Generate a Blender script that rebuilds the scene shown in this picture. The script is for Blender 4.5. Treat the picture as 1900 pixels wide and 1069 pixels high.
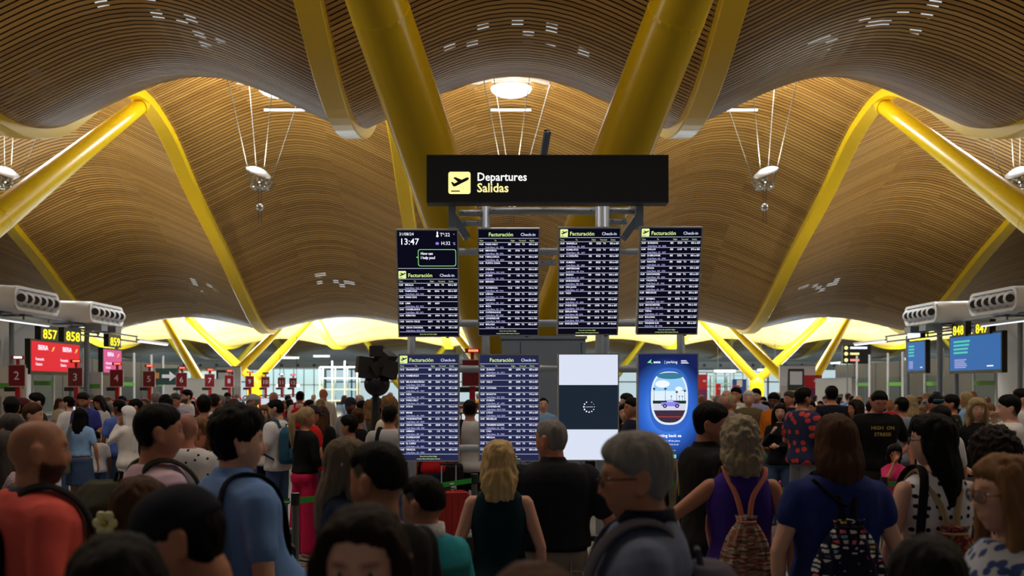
import bpy, bmesh, math, random
import numpy as np
from mathutils import Vector, Matrix
random.seed(7)
RNG = np.random.RandomState(11)
SC = bpy.context.scene
COL = SC.collection
for o in list(bpy.data.objects):
    bpy.data.objects.remove(o)
PI = math.pi
F = 1847.0; VX = 926.0; VY = 720.0; CZ = 1.92; X0 = 0.47      # photograph: focal length and vanishing point in pixels, eye height

# ------------------------------------------------------------------ camera
cam = bpy.data.cameras.new('camera'); camo = bpy.data.objects.new('camera', cam); COL.objects.link(camo)
camo.location = (0, 0, CZ); camo.rotation_euler = (PI/2, 0, 0)
cam.sensor_width = 36; cam.lens = F/1900*36
cam.shift_x = (950-VX)/1900; cam.shift_y = (VY-534.5)/1900
cam.clip_end = 500; cam.clip_start = 0.05
cam.dof.use_dof = True; cam.dof.focus_distance = 9.3; cam.dof.aperture_fstop = 2.6
SC.camera = camo
# ------------------------------------------------------------------ world, exposure
SC.view_settings.view_transform = 'Standard'; SC.view_settings.look = 'None'
SC.view_settings.gamma = 1; SC.view_settings.exposure = 0.0; SC.view_settings.use_curve_mapping = False
w = bpy.data.worlds.new('sky'); SC.world = w; w.use_nodes = True
bg = w.node_tree.nodes['Background']; bg.inputs[0].default_value = (0.88, 0.96, 1.0, 1); bg.inputs[1].default_value = 0.78

# ------------------------------------------------------------------ lights of the hall
def light(name, kind, loc, rot, energy, color=(1, 1, 1), **kw):
    l = bpy.data.lights.new(name, kind); l.energy = energy; l.color = color
    for k, v in kw.items(): setattr(l, k, v)
    o = bpy.data.objects.new(name, l); COL.objects.link(o); o.location = loc; o.rotation_euler = rot
    return o
WARM = (1.0, 0.90, 0.74); DAY = (0.93, 0.97, 1.0)
# daylight falling through the skylights at the crests of the roof
for k in range(-2, 3):
    light('skylight_glow', 'AREA', (X0+9*k, 36.6, 13.0), (0, 0, 0), 1000, DAY, shape='DISK', size=3.0)
    light('skylight_glow', 'AREA', (X0+9*k, 9.0, 14.6), (0, 0, 0), 240, DAY, shape='DISK', size=3.0)
for k in range(-4, 5):
    light('skylight_glow', 'AREA', (X0+9*k, 66.5, 7.9), (0, 0, 0), 1500, DAY, shape='DISK', size=4.0)
light('rear_fill', 'AREA', (0, -14.5, 6.0), (math.radians(78), 0, 0), 160, DAY, shape='RECTANGLE', size=40, size_y=5)  # added fill from behind the camera
# uplights of the hanging reflector lamps
for k in range(-3, 4):
    light('uplight', 'SPOT', (X0+9*k, 35.0, 9.8), (PI-0.1, 0, 0), 2000, WARM, spot_size=2.7, spot_blend=0.9, shadow_soft_size=0.25)
    light('uplight', 'SPOT', (X0+9*k, 8.0, 9.2), (PI-0.25, 0, 0), 2500, WARM, spot_size=2.8, spot_blend=0.9, shadow_soft_size=0.25)
light('far_wave_fill', 'AREA', (X0, 75.5, 2.2), (PI, 0, 0), 36000, (0.62, 0.82, 1.0), shape='RECTANGLE', size=84, size_y=2.0)  # added unseen strip that whitens the far slats, not one of the hanging lamps
# wall-washing uplights on the check-in towers
for s in (-1, 1):
    for y in (17, 27, 42):
        light('tower_uplight', 'SPOT', (X0+s*19.5, y, 4.4), (PI, s*-0.55, 0), 1500, WARM, spot_size=2.6, spot_blend=1.0, shadow_soft_size=0.4)

# ------------------------------------------------------------------ materials
MATS = {}
def mat(name, color, rough=0.6, metal=0.0, emit=None, estr=0.0, noise=0.0, nscale=8.0, bump=0.0, bscale=60.0, stretch=(1, 1, 1), spec=0.5, alpha=None):
    if name in MATS: return MATS[name]
    m = bpy.data.materials.new(name); m.use_nodes = True; nt = m.node_tree; b = nt.nodes['Principled BSDF']
    b.inputs['Base Color'].default_value = (*color, 1); b.inputs['Roughness'].default_value = rough; b.inputs['Metallic'].default_value = metal
    b.inputs['Specular IOR Level'].default_value = spec
    if emit:
        b.inputs['Emission Color'].default_value = (*emit, 1); b.inputs['Emission Strength'].default_value = estr
    if noise or bump:
        tc = nt.nodes.new('ShaderNodeTexCoord'); mp = nt.nodes.new('ShaderNodeMapping'); mp.inputs['Scale'].default_value = stretch
        nt.links.new(tc.outputs['Object'], mp.inputs['Vector'])
    if noise:
        n = nt.nodes.new('ShaderNodeTexNoise'); n.inputs['Scale'].default_value = nscale; n.inputs['Detail'].default_value = 4
        nt.links.new(mp.outputs['Vector'], n.inputs['Vector'])
        mx = nt.nodes.new('ShaderNodeMix'); mx.data_type = 'RGBA'
        c = Vector(color)
        mx.inputs['A'].default_value = (*(c*(1-noise)), 1); mx.inputs['B'].default_value = (*[min(1, v*(1+noise)) for v in c], 1)
        nt.links.new(n.outputs['Fac'], mx.inputs['Factor']); nt.links.new(mx.outputs['Result'], b.inputs['Base Color'])
    if bump:
        n2 = nt.nodes.new('ShaderNodeTexNoise'); n2.inputs['Scale'].default_value = bscale; n2.inputs['Detail'].default_value = 3
        nt.links.new(mp.outputs['Vector'], n2.inputs['Vector'])
        bp = nt.nodes.new('ShaderNodeBump'); bp.inputs['Strength'].default_value = bump; bp.inputs['Distance'].default_value = 0.01
        nt.links.new(n2.outputs['Fac'], bp.inputs['Height']); nt.links.new(bp.outputs['Normal'], b.inputs['Normal'])
    MATS[name] = m
    return m
def emat(name, color, s=1.0, base=(0.02, 0.02, 0.02)):
    return mat(name, base, rough=0.5, emit=color, estr=s, spec=0.1)
def srgb(r, g, b):
    f = lambda v: (v/255/12.92) if v/255 <= 0.04045 else ((v/255+0.055)/1.055)**2.4
    return (f(r), f(g), f(b))

def wood_mat(name, use_attr):
    m = bpy.data.materials.new(name); m.use_nodes = True; nt = m.node_tree; b = nt.nodes['Principled BSDF']
    b.inputs['Roughness'].default_value = 0.42; b.inputs['Coat Weight'].default_value = 0.2; b.inputs['Coat Roughness'].default_value = 0.4; b.inputs['Specular IOR Level'].default_value = 0.25
    tc = nt.nodes.new('ShaderNodeTexCoord'); mp = nt.nodes.new('ShaderNodeMapping'); mp.inputs['Scale'].default_value = (0.5, 14, 14)
    nt.links.new(tc.outputs['Object'], mp.inputs['Vector'])
    n = nt.nodes.new('ShaderNodeTexNoise'); n.inputs['Scale'].default_value = 1.6; n.inputs['Detail'].default_value = 5
    nt.links.new(mp.outputs['Vector'], n.inputs['Vector'])
    if use_attr:
        a = nt.nodes.new('ShaderNodeAttribute'); a.attribute_name = 'tone'; src = a.outputs['Fac']
    else:
        a = nt.nodes.new('ShaderNodeObjectInfo'); src = a.outputs['Random']
    ad = nt.nodes.new('ShaderNodeMath'); ad.operation = 'MULTIPLY_ADD'; ad.inputs[1].default_value = 0.55
    nt.links.new(src, ad.inputs[0])
    ml = nt.nodes.new('ShaderNodeMath'); ml.operation = 'MULTIPLY'; ml.inputs[1].default_value = 0.45
    nt.links.new(n.outputs['Fac'], ml.inputs[0]); nt.links.new(ml.outputs[0], ad.inputs[2])
    r = nt.nodes.new('ShaderNodeValToRGB')
    r.color_ramp.elements[0].color = (0.28, 0.145, 0.030, 1); r.color_ramp.elements[0].position = 0.1
    r.color_ramp.elements[1].color = (0.50, 0.295, 0.078, 1); r.color_ramp.elements[1].position = 0.9
    nt.links.new(ad.outputs[0], r.inputs['Fac']); nt.links.new(r.outputs['Color'], b.inputs['Base Color'])
    return m
M_WOOD = wood_mat('bamboo_slat', False); M_WOODS = wood_mat('bamboo_slats_far', True)
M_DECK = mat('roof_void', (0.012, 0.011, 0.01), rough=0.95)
M_YEL = mat('yellow_paint', (0.80, 0.55, 0.006), rough=0.30, noise=0.05, nscale=0.6)
M_STEEL = mat('steel_grey', srgb(140, 150, 160), rough=0.35, metal=0.55, noise=0.06, nscale=3)
M_STEELB = mat('steel_blue_grey', srgb(125, 140, 160), rough=0.4, metal=0.1, noise=0.06, nscale=3)
M_WHITE = mat('white_paint', (0.62, 0.63, 0.63), rough=0.45, noise=0.04, nscale=2)
M_BLACK = mat('black_plastic', (0.012, 0.012, 0.013), rough=0.45)
M_DGREY = mat('dark_grey', (0.05, 0.053, 0.058), rough=0.5, noise=0.1, nscale=3)
M_RED = mat('red_paint', srgb(170, 22, 28), rough=0.4)
M_SIGNRED = mat('sign_red', srgb(120, 14, 26), rough=0.45)
M_FLOOR = None

# ------------------------------------------------------------------ mesh helpers
class MB:
    """collects vertices and faces of ONE part"""
    def __init__(s): s.v = []; s.f = []; s.smooth = False
    def quad_grid(s, P, close_u=False, close_v=False):
        # P[nv][nu] points
        nv = len(P); nu = len(P[0]); b = len(s.v)
        for row in P: s.v.extend([tuple(p) for p in row])
        for i in range(nv if close_v else nv-1):
            for j in range(nu if close_u else nu-1):
                i2 = (i+1) % nv; j2 = (j+1) % nu
                s.f.append((b+i*nu+j, b+i*nu+j2, b+i2*nu+j2, b+i2*nu+j))
        return s
    def box(s, x0, x1, y0, y1, z0, z1, M=None):
        b = len(s.v)
        P = [(x0, y0, z0), (x1, y0, z0), (x1, y1, z0), (x0, y1, z0), (x0, y0, z1), (x1, y0, z1), (x1, y1, z1), (x0, y1, z1)]
        if M is not None: P = [tuple(M @ Vector(p)) for p in P]
        s.v.extend(P)
        for q in ((0, 3, 2, 1), (4, 5, 6, 7), (0, 1, 5, 4), (1, 2, 6, 5), (2, 3, 7, 6), (3, 0, 4, 7)): s.f.append(tuple(b+i for i in q))
        return s
    def tube(s, pts, radii, n=12, flat=1.0, up=None, caps=True):
        """tube along points; flat squashes the section along the second frame axis"""
        pts = [Vector(p) for p in pts]
        if not hasattr(radii, '__len__'): radii = [radii]*len(pts)
        if caps == 'round':
            d0 = (pts[0]-pts[1]).normalized(); d1 = (pts[-1]-pts[-2]).normalized(); r0 = radii[0]; r1 = radii[-1]
            pts = [pts[0]+d0*r0*0.92, pts[0]+d0*r0*0.6] + pts + [pts[-1]+d1*r1*0.6, pts[-1]+d1*r1*0.92]
            radii = [r0*0.38, r0*0.8] + list(radii) + [r1*0.8, r1*0.38]
        m = len(pts); b = len(s.v)
        t = [(pts[min(i+1, m-1)]-pts[max(i-1, 0)]).normalized() for i in range(m)]
        if up is None:
            up = Vector((0, 0, 1)) if abs(t[0].z) < 0.8 else Vector((0, 1, 0))
        nrm = (Vector(up)-t[0]*t[0].dot(Vector(up))).normalized()
        for i in range(m):
            nrm = (nrm-t[i]*t[i].dot(nrm)).normalized(); bi = t[i].cross(nrm)
            for j in range(n):
                a = 2*PI*j/n
                p = pts[i]+bi*(math.cos(a)*radii[i])+nrm*(math.sin(a)*radii[i]*flat)
                s.v.append(tuple(p))
        for i in range(m-1):
            for j in range(n):
                j2 = (j+1) % n
                s.f.append((b+i*n+j, b+i*n+j2, b+(i+1)*n+j2, b+(i+1)*n+j))
        if caps:
            s.f.append(tuple(b+j for j in reversed(range(n)))); s.f.append(tuple(b+(m-1)*n+j for j in range(n)))
        return s
    def loft(s, rings):
        """rings: list of equal-length point lists; closed with caps"""
        n = len(rings[0]); b = len(s.v); m = len(rings)
        for r in rings: s.v.extend([tuple(p) for p in r])
        for i in range(m-1):
            for j in range(n):
                j2 = (j+1) % n
                s.f.append((b+i*n+j, b+i*n+j2, b+(i+1)*n+j2, b+(i+1)*n+j))
        s.f.append(tuple(b+j for j in reversed(range(n)))); s.f.append(tuple(b+(m-1)*n+j for j in range(n)))
        return s
    def ball(s, c, r, n=12, m=8):
        if not hasattr(r, '__len__'): r = (r, r, r)
        P = []
        for i in range(1, m):
            th = PI*i/m
            P.append([(c[0]+r[0]*math.sin(th)*math.cos(2*PI*j/n), c[1]+r[1]*math.sin(th)*math.sin(2*PI*j/n), c[2]-r[2]*math.cos(th)) for j in range(n)])
        return s.loft(P)
    def prism(s, poly, y0, y1):
        """polygon in x,z extruded along y"""
        n = len(poly); b = len(s.v)
        s.v.extend([(p[0], y0, p[1]) for p in poly]); s.v.extend([(p[0], y1, p[1]) for p in poly])
        s.f.append(tuple(b+i for i in range(n))); s.f.append(tuple(b+n+i for i in reversed(range(n))))
        for i in range(n):
            j = (i+1) % n
            s.f.append((b+i, b+n+i, b+n+j, b+j))
        return s
    def mesh(s, name, smooth=False):
        me = bpy.data.meshes.new(name); me.from_pydata(s.v, [], s.f); me.update()
        if smooth: me.shade_smooth()
        return me
    def build(s, name, m, parent=None, smooth=None, loc=None, fixn=True):
        me = s.mesh(name, s.smooth if smooth is None else smooth)
        if fixn:
            bm = bmesh.new(); bm.from_mesh(me); bmesh.ops.recalc_face_normals(bm, faces=bm.faces); bm.to_mesh(me); bm.free()
        return link(name, me, m, parent, loc)
def link(name, me, m=None, parent=None, loc=None):
    o = bpy.data.objects.new(name, me); COL.objects.link(o)
    if m is not None:
        if len(me.materials) == 0: me.materials.append(m)
        else: me.materials[0] = m
    if parent is not None: o.parent = parent
    if loc is not None: o.location = loc
    return o
def empty(name, loc=(0, 0, 0), rz=0.0):
    o = bpy.data.objects.new(name, None); COL.objects.link(o); o.location = loc; o.rotation_euler = (0, 0, rz); o.empty_display_size = 0.2
    return o
def tag(o, label, cat, group=None):
    o['label'] = label; o['category'] = cat
    if group: o['group'] = group
    return o
def struct(o): o['kind'] = 'structure'; return o
def copy_tree(o, parent=None):
    c = o.copy(); COL.objects.link(c); c.parent = parent
    for ch in o.children: copy_tree(ch, c)
    return c
def at(px, py, D):
    return Vector(((px-VX)/F*D, D, CZ+(VY-py)/F*D))
def rrect(x0, x1, z0, z1, r, n=5):
    P = []
    for cx, cz, a0 in ((x1-r, z1-r, 0), (x0+r, z1-r, 90), (x0+r, z0+r, 180), (x1-r, z0+r, 270)):
        for i in range(n+1):
            a = math.radians(a0+90*i/n); P.append((cx+r*math.cos(a), cz+r*math.sin(a)))
    return P
FONT_CACHE = {}
def text_mesh(body, size, align='LEFT', spacing=1.0, xscale=1.0, bold=0.0):
    cu = bpy.data.curves.new('lettering', 'FONT'); cu.body = body; cu.size = size; cu.align_x = align
    cu.resolution_u = 2; cu.space_line = spacing; cu.offset = bold; cu.fill_mode = 'FRONT'
    o = bpy.data.objects.new('lettering', cu); COL.objects.link(o)
    me = bpy.data.meshes.new_from_object(o)
    bpy.data.objects.remove(o); bpy.data.curves.remove(cu)
    if xscale != 1.0:
        for v in me.vertices: v.co.x *= xscale
    return me
def text(body, size, m, parent, x, z, y=-0.004, align='LEFT', name='lettering', spacing=1.0, xscale=1.0, bold=0.0):
    """flat lettering in the parent's x,z plane, readable from -y"""
    me = text_mesh(body, size, align, spacing, xscale, bold); me.materials.clear(); me.materials.append(m)
    o = bpy.data.objects.new(name, me); COL.objects.link(o); o.parent = parent; o.location = (x, y, z); o.rotation_euler = (PI/2, 0, 0)
    return o

# ------------------------------------------------------------------ roof profile
PROF = np.array([(-12, 10.0), (-5, 10.8), (2, 13.0), (9, 14.0), (15, 12.9), (21, 10.15), (23.5, 9.15), (26, 8.80), (29, 9.4), (32.5, 11.3), (35.8, 12.5),
                 (38.4, 12.1), (42.5, 10.2), (47.6, 8.05), (51.1, 6.4), (54, 5.3), (56, 5.1), (59, 5.9), (63, 7.0), (67, 7.4), (71, 6.8), (76, 5.6),
                 (80, 5.2), (84, 5.6), (90, 7.2), (96, 7.0), (104, 5.3), (108, 5.2), (113, 6.0)])
def _tang():
    Y, Z = PROF[:, 0], PROF[:, 1]; t = np.gradient(Z, Y); return t
_T = _tang()
def zs(y):
    y = np.asarray(y, float); i = np.clip(np.searchsorted(PROF[:, 0], y)-1, 0, len(PROF)-2)
    h = PROF[i+1, 0]-PROF[i, 0]; t = (y-PROF[i, 0])/h
    h00 = 2*t**3-3*t**2+1; h10 = t**3-2*t**2+t; h01 = -2*t**3+3*t**2; h11 = t**3-t**2
    return h00*PROF[i, 1]+h10*h*_T[i]+h01*PROF[i+1, 1]+h11*h*_T[i+1]
def arch(y): return np.interp(y, [0, 20, 27, 36, 44, 50, 56, 68, 80, 112], [1.75, 1.75, 1.6, 1.6, 1.7, 1.4, 0.8, 0.9, 0.7, 0.6])
def ceil_z(x, y):
    u = (np.asarray(x, float)-X0)/9.0            # bay centres at whole numbers
    v = u-np.round(u); g = 0.6*(1-4*v*v)+0.4*(0.5+0.5*np.cos(2*PI*v))
    return zs(y)+arch(y)*g
def rows_between(y0, y1, pitch):
    ys = np.linspace(y0, y1, 3000); z = zs(ys); s = np.concatenate([[0], np.cumsum(np.hypot(np.diff(ys), np.diff(z)))])
    return np.interp(np.arange(0, s[-1], pitch), s, ys)
def slat_points(y, xs, wid, th):
    """cross-section corners of a slat row at depth y"""
    e = 0.02; sl = (zs(y+e)-zs(y-e))/(2*e); L = math.hypot(1, sl); ty, tz = 1/L, sl/L; ny, nz = -tz, ty
    P = []
    for a, b in ((-0.5, 0), (0.5, 0), (0.5, 1), (-0.5, 1)):
        yy = y+ty*wid*a+ny*th*b; zo = tz*wid*a+nz*th*b
        P.append(np.stack([xs, np.full_like(xs, yy), ceil_z(xs, y)+zo], 1))
    return P
HB = 0.29                                       # half width of the beams
ceiling = None
def build_ceiling():
    global ceiling
    # dark void above the slats: one surface with the small rooflight openings cut out
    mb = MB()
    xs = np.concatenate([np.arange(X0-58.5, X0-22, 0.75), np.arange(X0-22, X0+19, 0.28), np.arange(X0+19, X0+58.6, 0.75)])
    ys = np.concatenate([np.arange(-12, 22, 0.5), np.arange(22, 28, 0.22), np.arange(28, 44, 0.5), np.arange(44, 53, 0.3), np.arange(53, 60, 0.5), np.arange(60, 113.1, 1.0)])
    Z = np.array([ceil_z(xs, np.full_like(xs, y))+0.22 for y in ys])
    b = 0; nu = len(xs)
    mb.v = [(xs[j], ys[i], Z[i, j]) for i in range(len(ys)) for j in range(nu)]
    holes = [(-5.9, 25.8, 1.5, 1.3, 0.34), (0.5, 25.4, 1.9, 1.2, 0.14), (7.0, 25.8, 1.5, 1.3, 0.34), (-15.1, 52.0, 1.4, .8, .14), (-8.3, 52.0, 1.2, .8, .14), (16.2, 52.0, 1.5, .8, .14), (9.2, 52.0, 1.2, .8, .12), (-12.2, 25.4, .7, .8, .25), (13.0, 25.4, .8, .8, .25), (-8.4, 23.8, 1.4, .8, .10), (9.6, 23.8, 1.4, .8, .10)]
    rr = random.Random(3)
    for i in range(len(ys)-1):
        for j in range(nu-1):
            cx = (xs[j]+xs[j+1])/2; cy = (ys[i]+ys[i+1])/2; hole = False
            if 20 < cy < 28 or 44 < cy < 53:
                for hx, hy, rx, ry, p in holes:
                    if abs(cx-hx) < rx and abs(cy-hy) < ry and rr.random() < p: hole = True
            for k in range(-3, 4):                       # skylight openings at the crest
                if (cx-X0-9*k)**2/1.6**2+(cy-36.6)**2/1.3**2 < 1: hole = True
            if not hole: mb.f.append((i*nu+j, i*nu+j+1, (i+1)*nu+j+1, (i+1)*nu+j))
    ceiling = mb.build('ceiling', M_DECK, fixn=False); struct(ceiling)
    # nearest wave: every slat its own piece
    N = 18; rows = rows_between(20.6, 28.6, 0.155); half = 4.5-HB
    for y in rows:
        xs = np.linspace(-half, half, N); P = slat_points(y, xs+X0, 0.107, 0.012)
        m = MB(); m.loft([[tuple(P[c][i]-np.array([X0, 0, 0])) for c in range(4)] for i in range(N)])
        me = m.mesh('slat'); me.materials.append(M_WOOD)
        for k in range(-2, 3):
            o = bpy.data.objects.new('slat', me); COL.objects.link(o); o.parent = ceiling; o.location = (X0+9*k, 0, 0)
    print('slat pieces', len(rows)*5)
    # the other waves: slats too fine to pick apart
    def slats(y0, y1, pitch, wid, ks, n, name):
        V = []; Fc = []; T = []; b = 0
        for y in rows_between(y0, y1, pitch):
            for k in ks:
                if y > 20.6 and y < 28.6 and -2 <= k <= 2: continue
                # a bay row is made of three lengths with their own tone
                xs = np.linspace(-half, half, n)+X0+9*k
                P = slat_points(y, xs, wid, 0.014); V.append(np.stack(P, 1).reshape(-1, 3))
                for i in range(n-1):
                    for c in range(4):
                        c2 = (c+1) % 4
                        Fc.append((b+i*4+c, b+i*4+c2, b+(i+1)*4+c2, b+(i+1)*4+c))
                tn = [RNG.rand() for _ in range(3)]
                for i in range(n-1): T += [tn[min(2, i*3//(n-1))]]*4
                b += n*4
        me = bpy.data.meshes.new(name); me.from_pydata(np.concatenate(V).tolist(), [], Fc); me.update()
        a = me.attributes.new('tone', 'FLOAT', 'FACE'); a.data.foreach_set('value', T)
        o = link(name, me, M_WOODS, ceiling); o['kind'] = 'stuff'
        return o
    slats(-10, 20.6, 0.25, 0.19, range(-2, 3), 9, 'ceiling_slats')
    slats(20.6, 28.6, 0.155, 0.107, (-3, 3), 10, 'ceiling_slats')
    slats(28.6, 57.5, 0.168, 0.118, range(-3, 4), 13, 'ceiling_slats')
    slats(57.5, 82, 0.25, 0.19, range(-5, 6), 10, 'ceiling_slats')
    slats(82, 112, 0.5, 0.42, range(-6, 7), 8, 'ceiling_slats')
build_ceiling()
# yellow beams that follow the wave
BEAMLBL = {0: 'broad yellow wavy roof beam immediately left of the big central column', 1: 'broad yellow wavy roof beam immediately right of the big central column',
           -1: 'yellow roof beam curving down in the left half to above the red kiosk signs', 2: 'yellow roof beam curving down in the right half past the hanging lamp',
           -2: 'yellow roof beam coming down at the far left above the white air ducts', 3: 'yellow roof beam coming down at the far right above the white air ducts'}
for k in range(-5, 7):
    x = X0+9*k-4.5; mb = MB()
    ys = np.arange(-10 if -2 <= k <= 3 else 28, 111, 0.5); rings = []
    for y in ys:
        z = float(zs(y)); e = 0.05; sl = float(zs(y+e)-zs(y-e))/(2*e); L = math.hypot(1, sl); n_y, n_z = -sl/L, 1/L
        ring = [(x+dx, y+n_y*d, z+n_z*d) for dx, d in ((-HB+0.03, -0.16), (HB-0.03, -0.16), (HB, -0.13), (HB, 0.34), (-HB, 0.34), (-HB, -0.13))]
        rings.append(ring)
    mb.loft(rings); o = mb.build('roof_beam', M_YEL)
    tag(o, BEAMLBL.get(k, 'distant yellow roof beam at the outer edge of the far bays'), 'roof beam', 'yellow roof beams')

# ------------------------------------------------------------------ yellow tree columns
def spindle(a, b, r_end, r_mid, r_base, n=18):
    a = Vector(a); b = Vector(b); pts = []; rad = []
    for i in range(13):
        t = i/12; pts.append(a.lerp(b, t))
        rad.append(r_base*(1-t)**2+r_end*t**3+r_mid*math.sin(PI*min(1, t*0.9+0.08))*(1-0.25*t)*1.05 if 0 < i < 12 else (r_base if i == 0 else r_end))
    return MB().tube(pts, rad, n)
def column(x, y, ends, label, rmid, group, base_z=1.5):
    t = empty('tree_column', (x, y, 0))
    # flared foot
    P = [(0, 0, 0), (0, 0, 0.5), (0, 0, base_z*0.8), (0, 0, base_z+0.35)]
    MB().tube(P, [rmid*1.5, rmid*1.25, rmid*1.3, rmid*1.1], 20).build('foot', M_YEL, t, smooth=True)
    for (ex, ey, ez) in ends:
        e = Vector((ex-x, ey-y, ez)); a = Vector((0, 0, base_z-0.2))
        ar = spindle(a, e, rmid*0.42, rmid*0.62, rmid*0.55).build('arm', M_YEL, t, smooth=True)
        d = (e-a); 
        for tt in (0.52, 0.985):
            c = a+d*tt; r = rmid*(0.985 if tt < 0.9 else 0.5)
            if tt < 0.9: r = rmid*0.42*tt**3+rmid*0.55*(1-tt)**2+rmid*0.62*math.sin(PI*min(1, tt*0.9+0.08))*(1-0.25*tt)*1.05+0.006
            MB().tube([c-d.normalized()*0.03, c+d.normalized()*0.03], r, 18).build('weld_ring' if tt < 0.9 else 'head_joint', M_YEL, ar, smooth=False)
    tag(t, label, 'column', group)
    return t
for k in (-1, 0, 1):
    x = X0+18*k; ends = [(x+s*4.5, yy, float(zs(yy))-0.12) for s in (-1, 1) for yy in (9.0, 36.5)]
    column(x, 23.2, ends, ['large yellow tree column left of frame whose arm rises to the left beam', 'large yellow tree column rising in a V behind the departures sign',
                           'large yellow tree column right of frame whose arm rises to the right beam'][k+1], 0.64, 'yellow tree columns')
for k in (-2, -1, 0, 1, 2):
    x = X0+18*k
    w_ = {-1: 'left', 1: 'right', 0: 'middle'}.get(k, 'outermost left' if k < 0 else 'outermost right')
    column(x, 60.4, [(x+s*4.5, 64.5, 6.95) for s in (-1, 1)], 'bright yellow V column of the nearer far row, %s one' % w_, 0.36, 'far yellow columns')
    column(x, 71.3, [(x+s*4.5, 70.0, 6.85) for s in (-1, 1)], 'bright yellow V column of the rear far row with a wide foot, %s one' % w_, 0.40, 'far yellow columns', base_z=2.6)
for k in (-2, -1, 0, 1, 2):
    x = X0+18*k+9
    column(x, 92, [(x+s*4.5, 92.5, 7.0) for s in (-1, 1)], 'dark yellow V column under the last brown wave, %s from the left' % ('first', 'second', 'third', 'fourth', 'fifth')[k+2], 0.42, 'rearmost yellow columns')

# ================================================================== the hall
M_FLOOR = mat('floor_stone', (0.20, 0.195, 0.19), rough=0.34, noise=0.08, nscale=1.2)
struct(MB().box(-62, 62, -15, 116, -0.25, 0).build('floor', M_FLOOR))
M_WALL = mat('wall_grey', (0.16, 0.16, 0.165), rough=0.7, noise=0.06, nscale=0.8)
struct(MB().box(-62, 62, -15.4, -15, 0, 14).build('wall_back', M_WALL))
struct(MB().box(-62.4, -62, -15, 116, 0, 11).build('wall_left', M_WALL))
struct(MB().box(62, 62.4, -15, 116, 0, 11).build('wall_right', M_WALL))
M_GLASS = mat('clear_glass', (0.75, 0.88, 0.9), rough=0.06)
M_GLASS.node_tree.nodes['Principled BSDF'].inputs['Transmission Weight'].default_value = 1.0
M_GLASS.node_tree.nodes['Principled BSDF'].inputs['IOR'].default_value = 1.01
M_MULL = mat('mullion', (0.42, 0.47, 0.49), rough=0.4)
# far glass facade
win = struct(MB().box(-62, 62, 114.6, 115.0, 0, 0.35).box(-62, 62, 114.6, 115.0, 4.6, 6.6).build('window_1', M_MULL))
for i in range(42):
    x = -62+i*3.0
    MB().box(x-0.07, x+0.07, 114.6, 115.0, 0.35, 4.6).build('mullion', M_MULL, win)
    if i < 41: MB().box(x+0.07, x+2.93, 114.75, 114.79, 0.35, 4.6).build('pane', M_GLASS, win)
MB().box(-62, 62, 114.62, 114.98, 2.55, 2.68).build('transom', M_MULL, win)

# ------------------------------------------------------------------ skylights and hanging lamps
M_SKY = emat('skylight_diffuser', (0.95, 0.98, 1.0), 3.0, (0.8, 0.8, 0.8))
M_SILVER = mat('lamp_silver', (0.42, 0.45, 0.48), rough=0.3, metal=0.7)
def ring_pts(cx, cy, cz, rx, ry, n=32): return [(cx+rx*math.cos(2*PI*i/n), cy+ry*math.sin(2*PI*i/n), cz) for i in range(n)]
WHICH = {-3: 'outermost left', -2: 'far left edge', -1: 'left', 0: 'middle', 1: 'right', 2: 'far right edge', 3: 'outermost right'}
for k in range(-2, 3):
    x = X0+9*k; zc = float(ceil_z(x, 38.6))-0.12
    t = empty('skylight', (x, 38.6, zc))
    mb = MB(); P = [[(a[0], a[1], a[2]) for a in ring_pts(0, 0, dz, rx, rx*0.7)] for rx, dz in ((1.75, 0.1), (1.75, -0.02), (1.35, 0.02), (1.35, 0.25))]
    mb.quad_grid(P, close_u=True, close_v=True); mb.build('frame', M_WHITE, t, smooth=False)
    MB().loft([ring_pts(0, 0, 0.24, 1.36, 0.95), ring_pts(0, 0, 0.27, 1.36, 0.95)]).build('diffuser', M_SKY, t)
    # perforated bowl lamp hanging in the opening
    bowl = MB(); P = []
    for i in range(7):
        a = (i/6)*PI/2; P.append(ring_pts(0, 0.0, -0.32*math.sin(a)-0.02, 0.78*math.cos(a)+0.02, 0.78*math.cos(a)+0.02, 24))
    bowl.loft(P).build('bowl', emat('bowl_glow', (1, 1, 0.98), 1.6, (0.8, 0.8, 0.8)), t, smooth=True)
    for i in range(9):
        xx = -0.64+i*0.16; w_ = math.sqrt(max(0.02, 0.78**2-xx*xx)); pts = []
        for j in range(7):
            yy = -w_+2*w_*j/6; rr = min(1, math.hypot(xx, yy)/0.8); pts.append((xx, yy, -0.34*math.sqrt(max(0.0, 1-rr*rr))-0.03))
        MB().tube(pts, 0.012, 6).build('grille_wire', M_SILVER, t)
    MB().box(-0.8, 0.8, 0.9, 1.0, -0.62, -0.55).build('light_bar', emat('bar_glow', (1, 1, 1), 2.0), t)
    tag(t, 'round white skylight with glowing bowl lamp in the %s roof bay' % WHICH[k], 'skylight', 'roof skylights')
M_CABLE = mat('cable_light', (0.07, 0.068, 0.06), rough=0.8)
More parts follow.
